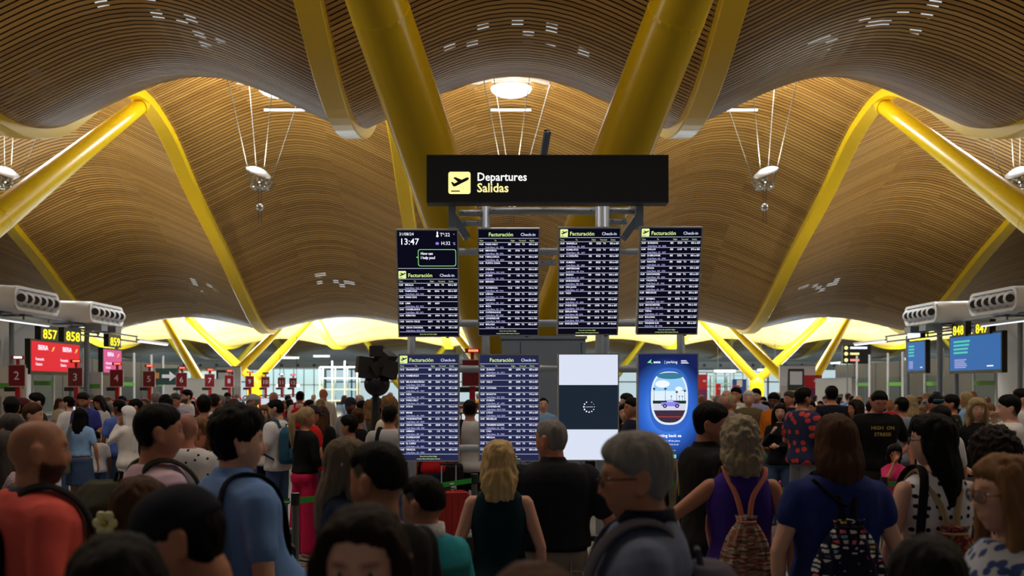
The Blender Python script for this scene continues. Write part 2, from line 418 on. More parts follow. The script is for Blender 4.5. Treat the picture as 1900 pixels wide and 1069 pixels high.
for k in range(-2, 3):
    x = X0+9*k; mir = 1 if k <= 0 else -1
    t = empty('reflector_lamp', (x, 35.5, 9.35)); t.scale = (mir, 1, 1)
    # tilted reflector dish with lamp heads under it
    Mx = Matrix.Translation((-0.05, 0, 0.25)) @ Matrix.Rotation(math.radians(26), 4, 'Y') @ Matrix.Rotation(math.radians(22), 4, 'X')
    mb = MB(); P = []
    for i, (r, dz) in enumerate(((0.05, 0.16), (0.25, 0.13), (0.46, 0.02), (0.48, 0.0), (0.46, -0.03), (0.25, 0.07), (0.05, 0.1))):
        P.append([tuple(Mx @ Vector(p)) for p in ring_pts(0, 0, dz, r, r*0.8, 20)])
    mb.loft(P); mb.build('reflector', M_SILVER, t, smooth=True)
    mb = MB()
    for a in ((-0.38, 0.30), (0.42, -0.02)):
        mb.tube([(a[0], -0.2, a[1]), (a[0]*0.55, -0.2, -0.32)], 0.025, 6).tube([(a[0], 0.2, a[1]), (a[0]*0.55, 0.2, -0.32)], 0.025, 6)
    mb.tube([(-0.21, -0.2, -0.32), (0.25, -0.2, -0.32), (0.25, 0.2, -0.32), (-0.21, 0.2, -0.32), (-0.21, -0.2, -0.32)], 0.03, 6)
    mb.build('frame', M_SILVER, t)
    for i, (hx, hy, hz) in enumerate(((-0.2, -0.12, -0.2), (0.02, -0.16, -0.05), (0.2, -0.1, -0.2), (0.05, 0.1, -0.2))):
        h = MB().tube([(hx, hy, hz+0.14), (hx, hy, hz+0.02), (hx+0.02, hy-0.05, hz-0.1)], [0.06, 0.10, 0.12], 10).build('lamp_head', M_SILVER, t, smooth=True)
        MB().ball((hx+0.02, hy-0.08, hz-0.08), 0.035, 8, 6).build('bulb', emat('bulb_warm', (1, 0.85, 0.55), 3.0), h)
    for dx in (-0.05, 0.05): MB().tube([(dx, 0, -0.3), (dx, 0, -1.55)], 0.011, 6).build('rod', M_CABLE, t)
    MB().ball((0, 0, -0.98), 0.13, 14, 10).build('ball', M_SILVER, t, smooth=True)
    for (a, b) in (((-0.4, -0.2, 0.42), (-1.25, -0.6, 4.6)), ((-0.15, 0.1, 0.42), (-0.75, 1.2, 4.55)), ((0.18, -0.1, 0.38), (0.75, -0.7, 4.6)), ((0.42, 0.1, 0.05), (1.55, 1.0, 4.3))):
        MB().tube([a, b], 0.014, 6).build('cable', M_CABLE, t)
    tag(t, 'silver reflector lamp with a hanging ball on cables, %s one of the row' % WHICH[k], 'lamp', 'hanging reflector lamps')

# ------------------------------------------------------------------ departures board
YB = 9.5; K = F/YB                              # pixels per metre at the board
def bx(px): return (px-VX)/K
def bz(py): return CZ+(VY-py)/K
M_ALU = mat('brushed_aluminium', srgb(185, 195, 208), rough=0.35, metal=0.2, noise=0.05, nscale=6, stretch=(1, 1, 0.1))
st = empty('display_stand', (bx(1017), YB+0.12, 0)); sx = bx(1017)
def post(px, z0, z1, r=0.04, y=0.1): MB().tube([(bx(px)-sx, y, z0), (bx(px)-sx, y, z1)], r, 16).build('post', M_ALU, st, smooth=True)
post(760, 0, bz(430)); post(901, 0, bz(372)); post(1118, 0, bz(372), 0.036, 0.22); post(1127, 0, bz(372), 0.04, 0.08); post(1271, 0, bz(430))
def rail(p0, p1, py, r=0.036, y=0.1):
    rl = MB().tube([(bx(p0)-sx, y, bz(py)), (bx(p1)-sx, y, bz(py))], r, 14).build('rail', M_ALU, st, smooth=True)
    for p in (p0+8, p1-8): MB().ball((bx(p)-sx, y-r-0.002, bz(py)), 0.007, 8, 6).build('bolt', M_DGREY, rl)
for py, a, b in ((461, 760, 1271), (597, 760, 1271), (684, 760, 1271), (835, 760, 1271)): rail(a, b, py)
rail(1000, 1034, 482, 0.03); rail(850, 895, 388, 0.032); rail(908, 1108, 384, 0.036); rail(1130, 1182, 384, 0.032); rail(852, 893, 407, 0.03); rail(1132, 1168, 404, 0.03)
for px in (838, 1190):                          # folded arms that carry the sign
    s = 1 if px > 1000 else -1; x = bx(px)-sx
    MB().box(x-0.035, x+0.035, -0.02, 0.16, bz(418), bz(370)).build('sign_arm', M_STEELB, st)
    M_ = Matrix.Translation((x-s*0.07, 0.1, bz(415))) @ Matrix.Rotation(s*0.6, 4, 'Y')
    MB().box(-0.035, 0.035, -0.1, 0.08, -0.13, 0.12, M_).build('brace', M_STEELB, st)
MB().tube([(bx(1011)-sx, 0.1, bz(372)), (bx(1011)-sx, 0.1, bz(278)), (bx(1013)-sx, -0.02, bz(262)), (bx(1016)-sx, -0.13, bz(245))], 0.036, 16, caps=False).build('pipe', M_STEELB, st, smooth=True)
MB().tube([(bx(1016)-sx, -0.1, bz(248)), (bx(1016)-sx, -0.115, bz(247))], 0.034, 16).build('pipe_end', M_BLACK, st)
for a in (0.0, PI/2):
    d = Vector((math.cos(a+0.1), 0, math.sin(a+0.1)))*0.034; c = Vector((bx(1016)-sx, -0.132, bz(245.3)))
    MB().tube([c-d, c+d], 0.004, 6).build('pipe_cross', M_ALU, st)
for px in (760, 901, 1122, 1271): MB().box(bx(px)-sx-0.16, bx(px)-sx+0.16, -0.1, 0.3, 0, 0.02).build('base_plate', M_ALU, st)
tag(st, 'grey tubular steel stand of posts and rails carrying the flight screens', 'stand')

# sign
YS = 9.28; KS = F/YS; sg = empty('departures_sign', ((1016-VX)/KS, YS, CZ+(VY-374)/KS)); W2 = 447/KS/2; HS = 85/KS
M_SIGNBK = mat('sign_black', (0.010, 0.010, 0.010), rough=0.35)
MB().box(-W2, W2, 0, 0.16, 0, HS).build('sign_box', M_SIGNBK, sg)
MB().box(-W2-0.003, W2+0.003, -0.004, 0.164, -0.014, 0.0).box(-W2-0.003, W2+0.003, -0.004, 0.164, HS, HS+0.008).box(-W2-0.005, -W2, -0.004, 0.164, 0, HS).box(W2, W2+0.005, -0.004, 0.164, 0, HS).build('frame', M_DGREY, sg)
M_ICON = emat('icon_yellow', (1.0, 0.86, 0.30), 1.25); M_TW = emat('letter_white', (1, 1, 1), 1.15); M_TY = emat('letter_yellow', (1.0, 0.88, 0.35), 1.1)
def sgx(px): return (px-1016)/KS
def sgz(py): return (374-py)/KS
PLANE = [(0.12, 0.60), (0.19, 0.62), (0.27, 0.55), (0.42, 0.63), (0.22, 0.80), (0.31, 0.84), (0.60, 0.72), (0.82, 0.82), (0.92, 0.82), (0.93, 0.75), (0.84, 0.68), (0.52, 0.52), (0.32, 0.42), (0.22, 0.42)]
def plane_icon(parent, x, z, s, my, mb_, y=-0.004):
    ic = MB().prism(rrect(x, x+s, z, z+s, s*0.1), y, y+0.003).build('icon', my, parent)
    MB().prism([(x+s*a, z+s*(b-0.08)) for a, b in PLANE], y-0.003, y-0.001).build('aeroplane', mb_, ic)
    MB().box(x+s*0.12, x+s*0.52, y-0.003, y-0.001, z+s*0.10, z+s*0.15).build('runway', mb_, ic)
plane_icon(sg, sgx(832), sgz(360), 41/KS, M_ICON, M_BLACK)
text('Departures', 0.108, M_TW, sg, sgx(885), sgz(335.5), xscale=0.93, bold=0.0016)
text('Salidas', 0.118, M_TY, sg, sgx(885), sgz(356.5), xscale=0.95, bold=0.0022)
tag(sg, 'long black hanging sign reading Departures Salidas with yellow plane icon', 'sign')

# flight screens
M_BEZ = mat('screen_bezel', srgb(205, 212, 220), rough=0.4, metal=0.1)
M_SCR = emat('screen_black', (0.004, 0.004, 0.016), 0.6, (0.006, 0.006, 0.008)); M_SCRB = emat('screen_navy', (0.022, 0.026, 0.085), 0.75, (0.006, 0.006, 0.008))
M_LW = emat('text_white', (0.86, 0.88, 1.0), 1.25); M_LB = emat('text_lilac', (0.42, 0.42, 0.85), 1.0); M_LG = emat('text_lime', (0.72, 0.93, 0.34), 1.0); M_LC = emat('text_check', (0.70, 0.78, 1.0), 1.05)
M_LIC = emat('icon_lime', (0.78, 0.92, 0.36), 1.0)
SW, SH = 113.5, 199.5
def u2(u): return (u-SW/2)/K
def v2(v): return (SH-v)/K
def screen(px, py, tilt, label, panel, name='flight_screen'):
    """px,py: top-left corner of the screen in the photograph"""
    h = SH/K; c = empty(name, (bx(px+SW/2), YB, bz(py+SH)))
    c.rotation_euler = (tilt, 0, 0)
    c.location.y += 0.05 if tilt else 0.0
    MB().box(u2(0), u2(SW), 0.0, 0.075, 0, h).build('housing', M_BEZ, c)
    b = 2.2/K
    MB().box(u2(0), u2(SW), -0.008, 0.0, 0, b).box(u2(0), u2(SW), -0.008, 0.0, h-b, h).box(u2(0), u2(0)+b, -0.008, 0.0, b, h-b).box(u2(SW)-b, u2(SW), -0.008, 0.0, b, h-b).build('bezel', M_BEZ, c)
    MB().box(u2(0)+b, u2(SW)-b, -0.002, 0.0, b, h-b).build('panel', panel, c)
    MB().box(u2(SW)-0.13, u2(SW)-0.1, 0.0, 0.05, -0.012, 0).build('sensor', M_BLACK, c)
    tag(c, label, 'screen', 'screens of the departures stand')
    return c
def cap(pxh): return pxh/K/0.72
def lines(c, vs, m=None):
    mb = MB()
    for v in vs: mb.box(u2(2.5), u2(SW-2.5), -0.0045, -0.003, v2(v)-0.0018, v2(v)+0.0018)
    mb.build('rule_lines', emat('rule_white', (0.75, 0.78, 1.0), 0.8), c)
def coltext(c, rows, u, v0, pitch, size, m, align='LEFT', xs=1.0):
    for i, r in enumerate(rows):
        pass
    body = '\n'.join(rows)
    o = text(body, size, m, c, u2(u), v2(v0), align=align, spacing=pitch/K/size, xscale=xs, bold=0.0004, y=-0.0045); o['kind'] = 'stuff'; return o
def board(c, rows, v_top=0.0, icon=True):
    if icon: plane_icon(c, u2(3), v2(v_top+17.2), 14/K, M_LIC, M_BLACK)
    text('Facturación', cap(6.9), M_LG, c, u2(20.3), v2(v_top+14.4), xscale=1.0, bold=0.0006, y=-0.0045)
    text('Check-in', cap(5.4), M_LC, c, u2(78.5), v2(v_top+13.8), xscale=1.0, bold=0.0003, y=-0.0045)
    for s_, u in (('Time', 3.5), ('To', 31), ('Flight', 60.5), ('Terminal', 75.5), ('Desks', 95)): text(s_, cap(2.5), M_LG, c, u2(u), v2(v_top+23.4), xscale=1.0, y=-0.0045)
    n = len(rows); p = 11.42; r0 = v_top+25.8
    lines(c, [v_top+18.2]+[r0+p*i for i in range(n+1)])
    sz = cap(3.05); base = r0+4.6
    coltext(c, [r[0] for r in rows], 3, base, p, sz, M_LW, xs=0.86)
    coltext(c, [r[1] for r in rows], 14.6, base, p, sz, M_LW)
    coltext(c, [r[2] for r in rows], 55.8, base, p, sz, M_LW)
    coltext(c, [r[3] for r in rows], 77.5, base, p, sz, M_LW, align='RIGHT')
    coltext(c, ['T4' if r[4] else ' ' for r in rows], 81.5, base, p, sz, M_LW)
    coltext(c, [r[4] if r[4] else ' ' for r in rows], 110, base, p, sz, M_LW, align='RIGHT', xs=0.86)
    coltext(c, [('Code Share:  '+r[5]) if r[5] else ' ' for r in rows], 14.6, base+5.3, p, cap(2.5), M_LB)
    for i, s_ in enumerate(('If you do not find a flight', 'contact Aena Information Service')): text(s_, cap(2.3), M_LG, c, u2(56), v2(r0+p*n+5.2+4.6*i), align='CENTER', y=-0.0045)
A = '850 to 859'
R1 = [('12:05', 'MELILLA', 'IBE', '8296', A, 'VLG  5875'), ('12:25', 'PAMPLONA', 'IBE', '8546', A, 'VLG  5566'), ('13:00', 'PARIS-CDG', 'IBE', '3426', A, ''), ('13:20', 'LIMA', 'IBE', '6659', '', 'ELY  9219'),
      ('13:45', 'CASABLANCA', 'AT', '973', '730 to 733', 'IBE  1673'), ('13:45', 'KERKYRA', 'IBE', '3354', A, ''), ('14:30', 'SANTA CRUZ', 'BOV', '773', '900 to 904', ''), ('14:35', 'GRAN CANARIA', 'IBS', '3828', A, 'VLG  5405')]
R2 = [('14:40', 'PARIS-ORLY', 'IBE', '3442', A, 'LA   1553'), ('14:45', 'MENORCA', 'IBS', '3796', A, 'IBE  3796'), ('14:45', 'P.MALLORCA', 'IBS', '3922', A, 'QR   6929'), ('14:45', 'PUNTA CANA', 'WFL', '3983', '734 to 735', ''),
      ('15:00', 'ATENAS', 'IBE', '3290', A, 'VLG  5194'), ('15:25', 'DUBAI', 'EK', '142', '720 to 729', 'QF   7142'), ('15:30', 'BERGEN', 'IBE', '3306', A, ''), ('15:40', 'FLORENCIA', 'VLG', '1499', '760 to 763', 'IBE  7154'),
      ('15:40', 'LISBOA', 'IBE', '3102', A, 'LA   7148'), ('15:40', 'OPORTO', 'IBE', '8004', A, 'QR   6931'), ('15:40', 'IBIZA', 'IBS', '3804', A, 'AZ   7366'), ('15:45', 'COPENHAGUE', 'IBS', '3728', A, 'IBE  3728'),
      ('15:45', 'LONDRES-HR', 'IBE', '3166', '900 to 904', 'BAW  7056'), ('15:45', 'MALAGA', 'IBS', '3864', A, 'AV   1524')]
R3 = [('15:45', 'MARSELLA', 'IBE', '8750', A, 'AA   8695'), ('15:45', 'ROMA-FCO', 'IBE', '3236', A, 'QR   6977'), ('15:45', 'A CORUÑA', 'IBE', '8962', A, ''), ('15:50', 'ALMERIA', 'IBE', '8920', A, 'QR   6980'),
      ('15:50', 'AMSTERDAM', 'IBS', '3724', A, 'IBE  3724'), ('15:50', 'BILBAO', 'IBE', '0438', A, 'AV   6050'), ('15:50', 'MARRAKECH', 'IBS', '3622', '900 to 904', 'IBE  3622'), ('15:50', 'SAN JUAN', 'IBE', '6301', '870 to 886', 'AY   5649'),
      ('15:50', 'VIGO', 'IBE', '8914', A, ''), ('15:55', 'ASTURIAS', 'IBE', '0476', A, 'AV   6056'), ('15:55', 'PARIS-CDG', 'IBE', '3398', A, 'VLG  5192'), ('15:55', 'BERLIN-BRA', 'IBS', '3672', A, 'IBE  3672'),
      ('16:00', 'BARCELONA', 'IBE', '3018', A, 'BOV  5004'), ('16:00', 'BARCELONA', 'IBE', '3018S', 'Air Shuttle', '')]
R4 = [('16:00', 'BURDEOS', 'IBE', '8769', A, 'AA   8623'), ('16:00', 'DALLAS', 'IBE', '6149', '870 to 886', 'AY   5657'), ('16:00', 'DUBROVNIK', 'IBE', '3292', A, 'AA   8798'), ('16:00', 'NANTES', 'IBE', '8680', A, 'LA   1736'),
      ('16:00', 'PRAGA', 'IBE', '3148', A, 'OK   4703'), ('16:00', 'SANTANDER', 'IBE', '0988', A, 'QR   6556'), ('16:00', 'VALENCIA', 'IBE', '8978', A, 'AT   5446'), ('16:00', 'ZAGREB', 'IBE', '3190', A, 'AA   8697'),
      ('16:00', 'MIKONOS', 'IBE', '3372', A, ''), ('16:10', 'GINEBRA', 'IBE', '8678', A, 'VLG  5217'), ('16:10', 'MANCHESTER', 'IBS', '3692', '900 to 904', 'IBE  3692'), ('16:10', 'VIENA', 'IBE', '3122', A, 'AT   5404'),
      ('16:10', 'BOLONIA', 'IBE', '8760', A, 'LA   1706'), ('16:15', 'TENERIFE SUR', 'IBS', '3928', A, 'IBE  3928')]
R5 = [('16:15', 'FRANKFURT', 'IBE', '8710', A, ''), ('16:15', 'HAMBURGO', 'IBE', '3268', A, ''), ('16:20', 'MILAN-MALPENSA', 'IBE', '3264', A, 'VLG  5828'), ('16:20', 'N.YORK-JFK', 'IBE', '6253', '870 to 886', 'AA   8937'),
      ('16:20', 'NIZA', 'IBE', '8730', A, 'AA   8675'), ('16:20', 'PARIS-ORLY', 'IBE', '3444', A, 'AA   8685'), ('16:20', 'DOHA', 'QR', '150', '910 to 919', ''), ('16:30', 'MIAMI', 'IBE', '6117', '870 to 886', 'AA   8645'),
      ('16:30', 'WASHINGTON', 'IBE', '6131', '870 to 886', 'AA   8729'), ('16:30', 'GRAN CANARIA', 'IBS', '3838', A, 'LZB  1407'), ('16:35', 'AMMAN', 'RJA', '110', '730 to 733', 'IBE  1662'), ('16:40', 'DUSSELDORF', 'IBE', '3132', A, 'AA   8629'),
      ('16:40', 'EL CAIRO', 'IBS', '3628', '900 to 904', 'AA   8692'), ('16:40', 'VENECIA', 'IBE', '3244', A, 'AA   8708')]
R6 = [('16:40', 'ZURICH', 'IBE', '3474', A, 'AA   8719'), ('16:40', 'MUNICH', 'IBE', '8714', A, ''), ('16:40', 'OSLO', 'IBE', '3498', A, ''), ('16:40', 'CATANIA', 'IBE', '3288', A, ''),
      ('16:50', 'BOGOTA', 'IBE', '6587', '910 to 929', 'ELY  9223'), ('16:50', 'DUBLIN', 'IBS', '3798', A, 'AT   5469'), ('16:50', 'LONDRES-HR', 'IBE', '3180', '900 to 904', 'BAW 7050'), ('16:50', 'LYON', 'IBE', '8720', A, 'VLG  5329'),
      ('16:50', 'BRUSELAS', 'IBE', '8694', A, ''), ('16:55', 'TENERIFE NORTE', 'IBS', '3776', A, 'LA   1806'), ('17:00', 'CALI', 'AV', '015', '900 to 904', 'TK   8469'), ('17:00', 'MELILLA', 'IBE', '8294', A, ''),
      ('17:00', 'LEON', 'IBE', '3224', A, ''), ('17:00', 'ROMA', 'IBE', '3234', A, '')]
TILT = math.radians(15)
c1 = screen(738.5, 425.5, TILT, 'upper row screen with clock 13:47 above a short flight list', M_SCR)
board(c1, R1, v_top=72.5)
text('31/08/24', cap(5.4), M_LW, c1, u2(6), v2(11), y=-0.0045); text('13:47', cap(11.5), M_LW, c1, u2(6.5), v2(27.5), y=-0.0045, bold=0.0006)
text('Tª:22', cap(6.3), M_LW, c1, u2(80), v2(12.5), y=-0.0045); text('H:32', cap(6.3), M_LW, c1, u2(82), v2(28), y=-0.0045); text('%', cap(5), M_LB, c1, u2(103.5), v2(28), y=-0.0045)
text('º', cap(5), M_LB, c1, u2(104), v2(12.5), y=-0.0045)
MB().prism(rrect(u2(74.3), u2(76.7), v2(10), v2(4), 0.005), -0.0055, -0.0045).prism([(u2(75.5)+2.2/K*math.cos(a*PI/6), v2(12)+2.2/K*math.sin(a*PI/6)) for a in range(12)], -0.0055, -0.0045).build('thermometer', M_LW, c1)
MB().prism([(u2(75)+3.2/K*math.cos(a*PI/6), v2(25.5)+2.6/K*math.sin(a*PI/6)) for a in range(12)], -0.0055, -0.0045).build('humidity_mark', emat('text_violet', (0.3, 0.2, 0.9), 1.0), c1)
fr = rrect(u2(39.5), u2(109), v2(67), v2(36), 0.02); fi = rrect(u2(40.5), u2(108), v2(66), v2(37), 0.018)
mbf = MB(); mbf.quad_grid([[(p[0], -0.0045, p[1]) for p in fr], [(p[0], -0.0045, p[1]) for p in fi]], close_u=True)
mbf.box(u2(36.5), u2(39.5), -0.0045, -0.0042, v2(51.3), v2(49.7)); mbf.build('speech_bubble', emat('bubble_green', (0.35, 0.9, 0.25), 0.9), c1)
text('How can\nI help you?', cap(4.8), M_LW, c1, u2(44.5), v2(46), y=-0.0045, bold=0.0007, spacing=7.6/K/cap(4.8), xscale=0.92)
lines(c1, [71.0])
c2 = screen(886.5, 423.5, TILT, 'upper row screen whose list starts with PARIS-ORLY, no plane icon', M_SCR); board(c2, R2, icon=False)
c3 = screen(1034, 422, TILT, 'upper row screen whose list starts with MARSELLA', M_SCR); board(c3, R3)
c4 = screen(1182, 421, TILT, 'upper row screen at the right end, list starting with BURDEOS', M_SCR); board(c4, R4)
c5 = screen(739, 657, 0, 'lower row screen whose list starts with FRANKFURT', M_SCRB); board(c5, R5)
c6 = screen(888, 657, 0, 'lower row screen whose list starts with ZURICH, behind the blonde woman', M_SCRB); board(c6, R6, icon=False)
c7 = screen(1035, 656, 0, 'lower row screen showing white bands and a black loading circle', emat('screen_white', (0.74, 0.80, 0.95), 0.95), 'loading_screen')
MB().box(u2(2.2), u2(SW-2.2), -0.004, -0.002, v2(141), v2(58.5)).build('loading_area', emat('loading_dark', (0.010, 0.018, 0.032), 1.0), c7)
for i in range(12):
    a = 2*PI*i/12; r = (0.4+0.9*abs(math.sin((i+1)*0.26)))/K*1.15
    if i == 9: continue
    MB().prism([(u2(58)+9.8/K*math.cos(-a)+r*math.cos(b*PI/4), v2(99)+9.8/K*math.sin(-a)+r*math.sin(b*PI/4)) for b in range(8)], -0.006, -0.004).build('loading_dot', M_LW, c7)
text('LOADING', cap(1.5), M_LW, c7, u2(58), v2(99.8), align='CENTER', y=-0.006, xscale=1.5)
# parking advertisement
adm = bpy.data.materials.new('advert_blue'); adm.use_nodes = True; nt = adm.node_tree; pb = nt.nodes['Principled BSDF']
tcn = nt.nodes.new('ShaderNodeTexCoord'); gr = nt.nodes.new('ShaderNodeTexGradient'); gr.gradient_type = 'SPHERICAL'; mpn = nt.nodes.new('ShaderNodeMapping')
mpn.inputs['Location'].default_value = (0.02, 0, -0.70); mpn.inputs['Scale'].default_value = (1.75, 1, 1.4)
nt.links.new(tcn.outputs['Object'], mpn.inputs['Vector']); nt.links.new(mpn.outputs['Vector'], gr.inputs['Vector'])
rp = nt.nodes.new('ShaderNodeValToRGB'); rp.color_ramp.elements[0].color = (0.005, 0.012, 0.09, 1); rp.color_ramp.elements[0].position = 0.32
rp.color_ramp.elements[1].color = (0.16, 0.40, 0.95, 1); rp.color_ramp.elements[1].position = 0.95; e_ = rp.color_ramp.elements.new(0.62); e_.color = (0.03, 0.15, 0.66, 1)
nt.links.new(gr.outputs['Fac'], rp.inputs['Fac']); nt.links.new(rp.outputs['Color'], pb.inputs['Emission Color']); pb.inputs['Emission Strength'].default_value = 1.0; pb.inputs['Base Color'].default_value = (0.01, 0.01, 0.02, 1)
c8 = screen(1182.5, 655.5, 0, 'lower row screen with blue parking advert of a car seen through a plane window', adm, 'advert_screen')
def oval(u0, u1, v0, v1, n=40, p=2.6):
    cx, cz, rx, rz = (u2(u0)+u2(u1))/2, (v2(v0)+v2(v1))/2, (u1-u0)/2/K, (v1-v0)/2/K; P = []
    for i in range(n):
        a = 2*PI*i/n; c_, s_ = math.cos(a), math.sin(a); P.append((cx+rx*math.copysign(abs(c_)**(2/p), c_), cz+rz*math.copysign(abs(s_)**(2/p), s_)))
    return P
def ad(poly, y, name, col, s=1.0): return MB().prism(poly, y, y+0.0006).build(name, emat('ad_'+name, col, s), c8)
ad(oval(22, 98, 27, 146), -0.003, 'window_rim', (0.035, 0.13, 0.55)); ad(oval(25, 94, 34, 133), -0.0037, 'window_frame', (0.78, 0.90, 1.0), 0.95)
inner = oval(28.5, 90.5, 37, 129)
def clip(v0, v1): return [(p[0], min(max(p[1], v2(v1)), v2(v0))) for p in inner]
ad(clip(36, 90), -0.0044, 'sky', (0.33, 0.62, 0.95)); ad(oval(33, 60, 50, 64, 20, 2), -0.0047, 'cloud', (0.9, 0.95, 1.0)); ad(oval(70, 84, 62, 70, 20, 2), -0.0047, 'cloud', (0.9, 0.95, 1.0)); ad(clip(70, 90), -0.0046, 'haze', (0.75, 0.88, 1.0))
ad(oval(36, 86, 36, 48, 24, 2), -0.0048, 'window_blind', (0.04, 0.20, 0.32))
ad(clip(88, 93.5), -0.0049, 'hedge', (0.01, 0.035, 0.02)); ad(clip(93.5, 106), -0.0049, 'road', (0.66, 0.68, 0.80)); ad(clip(106, 130), -0.0049, 'ground', (0.05, 0.025, 0.05)); ad(clip(117, 119), -0.0051, 'red_line', (0.3, 0.05, 0.04))
for pu, pt in ((31, 66), (52, 66), (63, 80), (73, 72), (78, 80), (83.5, 80), (88, 70)):
    ad([(u2(pu)-0.002, v2(90)), (u2(pu)+0.002, v2(90)), (u2(pu)+0.001, v2(pt)), (u2(pu)-0.001, v2(pt))], -0.0054, 'palm_trunk', (0.015, 0.02, 0.03))
    s_ = 0.7 if pt > 75 else 1.3; fr_ = []
    for i in range(14): a = 2*PI*i/14; r = (2.9 if i % 2 else 1.2)*s_/K; fr_.append((u2(pu)+r*math.cos(a), v2(pt)+r*math.sin(a)*0.8))
    ad(fr_, -0.0054, 'palm_crown', (0.012, 0.02, 0.03))
def adc(pts, name, col, y=-0.0058): ad([(u2(a), v2(b)) for a, b in pts], y, name, col)
adc([(44, 91), (57, 91), (58, 89.5), (69, 90), (78, 92.5), (78.5, 98), (75, 99), (44.5, 98)], 'car_body', (0.30, 0.22, 0.85)); adc([(54, 91), (56, 86.5), (66, 86.5), (67, 91)], 'car_roof', (0.42, 0.55, 0.80), -0.0061)
for u_ in (51, 73.5): ad(oval(u_-3.8, u_+3.8, 94.2, 101.6, 20, 2), -0.0064, 'car_wheel', (0.02, 0.02, 0.06)); ad(oval(u_-1.6, u_+1.6, 96.4, 99.4, 14, 2), -0.0068, 'car_hub', (0.5, 0.5, 0.8))
adc([(18, 18), (26, 11), (25, 16.5), (29, 20), (24, 18)], 'arrow_mark', (0.25, 0.85, 0.35))
text('aena', cap(5.0), M_LW, c8, u2(30), v2(18.5), y=-0.004, bold=0.0008); text('| parking', cap(5.0), M_LW, c8, u2(50), v2(18.5), y=-0.004)
lnm = MB()
for i in range(3): lnm.box(u2(81), u2(91+2*i), -0.0045, -0.004, v2(14.2+2.4*i), v2(13.2+2.4*i))
lnm.build('small_print', M_LW, c8)
text('e getting back ea', cap(5.6), M_LW, c8, u2(29), v2(155.5), y=-0.004, bold=0.0008); text('get off the plane', cap(3.2), M_LW, c8, u2(50), v2(164), y=-0.004); text('the first to an', cap(3.2), M_LW, c8, u2(52), v2(170.5), y=-0.004)
text('through our ap', cap(2.2), M_LG, c8, u2(52), v2(181), y=-0.004); MB().box(u2(50), u2(72), -0.004, -0.003, v2(195), v2(188)).build('green_button', emat('ad_button', (0.35, 0.85, 0.4), 0.9), c8)
# blue-grey pillar casing behind the board
pl = empty('pillar_casing', (0.86, 19.6, 0)); MB().box(-0.80, 0.80, -0.5, 0.5, 0, 2.86).build('casing', M_STEELB, pl)
for x in (-0.45, 0.72): MB().box(x-0.008, x+0.008, -0.508, -0.5, 0.1, 2.8).build('seam', M_DGREY, pl)
MB().box(-0.83, 0.83, -0.53, 0.53, 2.86, 2.92).build('cap', M_STEELB, pl); tag(pl, 'blue grey metal pillar casing standing behind the flight screens', 'pillar')

# ================================================================== check-in area
M_DUCT = mat('duct_white', (0.74, 0.75, 0.76), rough=0.4, noise=0.03, nscale=1.5)
M_NOZ = mat('nozzle_grey', (0.30, 0.31, 0.33), rough=0.45)
def duct(s, y0, y1, label):
    """white air tower: rounded duct head with six nozzles, curving down into a leg. s=-1 left side, +1 right side"""
    xf = X0+s*13.47; t = empty('air_duct', (xf, (y0+y1)/2, 0)); L = (y1-y0)/2; z0, z1 = 4.02, 4.68
    prof = rrect(-L, L, -0.33, 0.33, 0.24, 6)
    # path of the head going outwards and bending down to the floor (x outwards, z)
    path = [(0.0, 4.35), (0.6, 4.36), (1.4, 4.36), (2.2, 4.26), (2.9, 3.9), (3.4, 3.2), (3.7, 2.3), (3.85, 1.2), (3.9, 0.0)]
    wid = [1.0, 1.02, 1.08, 1.25, 1.6, 2.0, 2.2, 2.3, 2.3]
    rings = []
    for i, (a, z) in enumerate(path):
        p, q = path[max(0, i-1)], path[min(len(path)-1, i+1)]; d = Vector((q[0]-p[0], 0, q[1]-p[1])).normalized(); n = Vector((-d.z, 0, d.x))
        rings.append([(s*(a+n.x*b*wid[i]), c, z+n.z*b*wid[i]) for c, b in prof])
    MB().loft(rings).build('shell', M_DUCT, t, smooth=True)
    inner = rrect(-L+0.09, L-0.09, 4.35-0.25, 4.35+0.25, 0.2, 6); outer = rrect(-L, L, 4.35-0.33, 4.35+0.33, 0.24, 6)
    mb = MB(); mb.quad_grid([[(-s*0.0, c, b) for c, b in outer], [(-s*0.06, c, b) for c, b in outer], [(-s*0.06, c, b) for c, b in inner], [(s*0.0, c, b) for c, b in inner]], close_u=True)
    mb.build('face_rim', M_DUCT, t)
    fp = MB(); fp.v = [(-s*0.012, c, b) for c, b in inner]; fp.f = [tuple(range(len(inner)))]; fp.build('face_plate', M_NOZ, t)
    for i in range(6):
        c = -L+0.33+(2*L-0.66)*i/5; ax = Vector((-s*0.62, -0.78, 0)); u1 = Vector((-0.78*s, 0.62, 0)) if s > 0 else Vector((0.78, 0.62, 0)); u1 = (u1-ax*ax.dot(u1)).normalized(); o_ = Vector((-s*0.02, c, 4.35))
        nz = MB().tube([o_, o_+ax*0.10, o_+ax*0.20], [0.19, 0.20, 0.17], 18).build('nozzle', M_DUCT, t, smooth=True)
        MB().tube([o_+ax*0.195, o_+ax*0.206], 0.115, 16).build('nozzle_hole', M_BLACK, nz)
    for c in (-L*0.45, L*0.45): MB().box(-s*0.0+s*0.5, s*1.5, c-0.25, c+0.25, 3.985, 4.02).build('vent_slot', M_DGREY, t)
    tag(t, label, 'air duct', 'white air ducts above check-in')
duct(-1, 26.6, 29.3, 'nearer white air duct with six nozzles at the left edge')
duct(-1, 31.5, 34.3, 'farther white air duct with six nozzles on the left, above the monitors')
duct(1, 26.7, 29.4, 'nearer white air duct with six nozzles at the right edge')
duct(1, 31.6, 34.1, 'farther white air duct with six nozzles on the right, above the monitors')
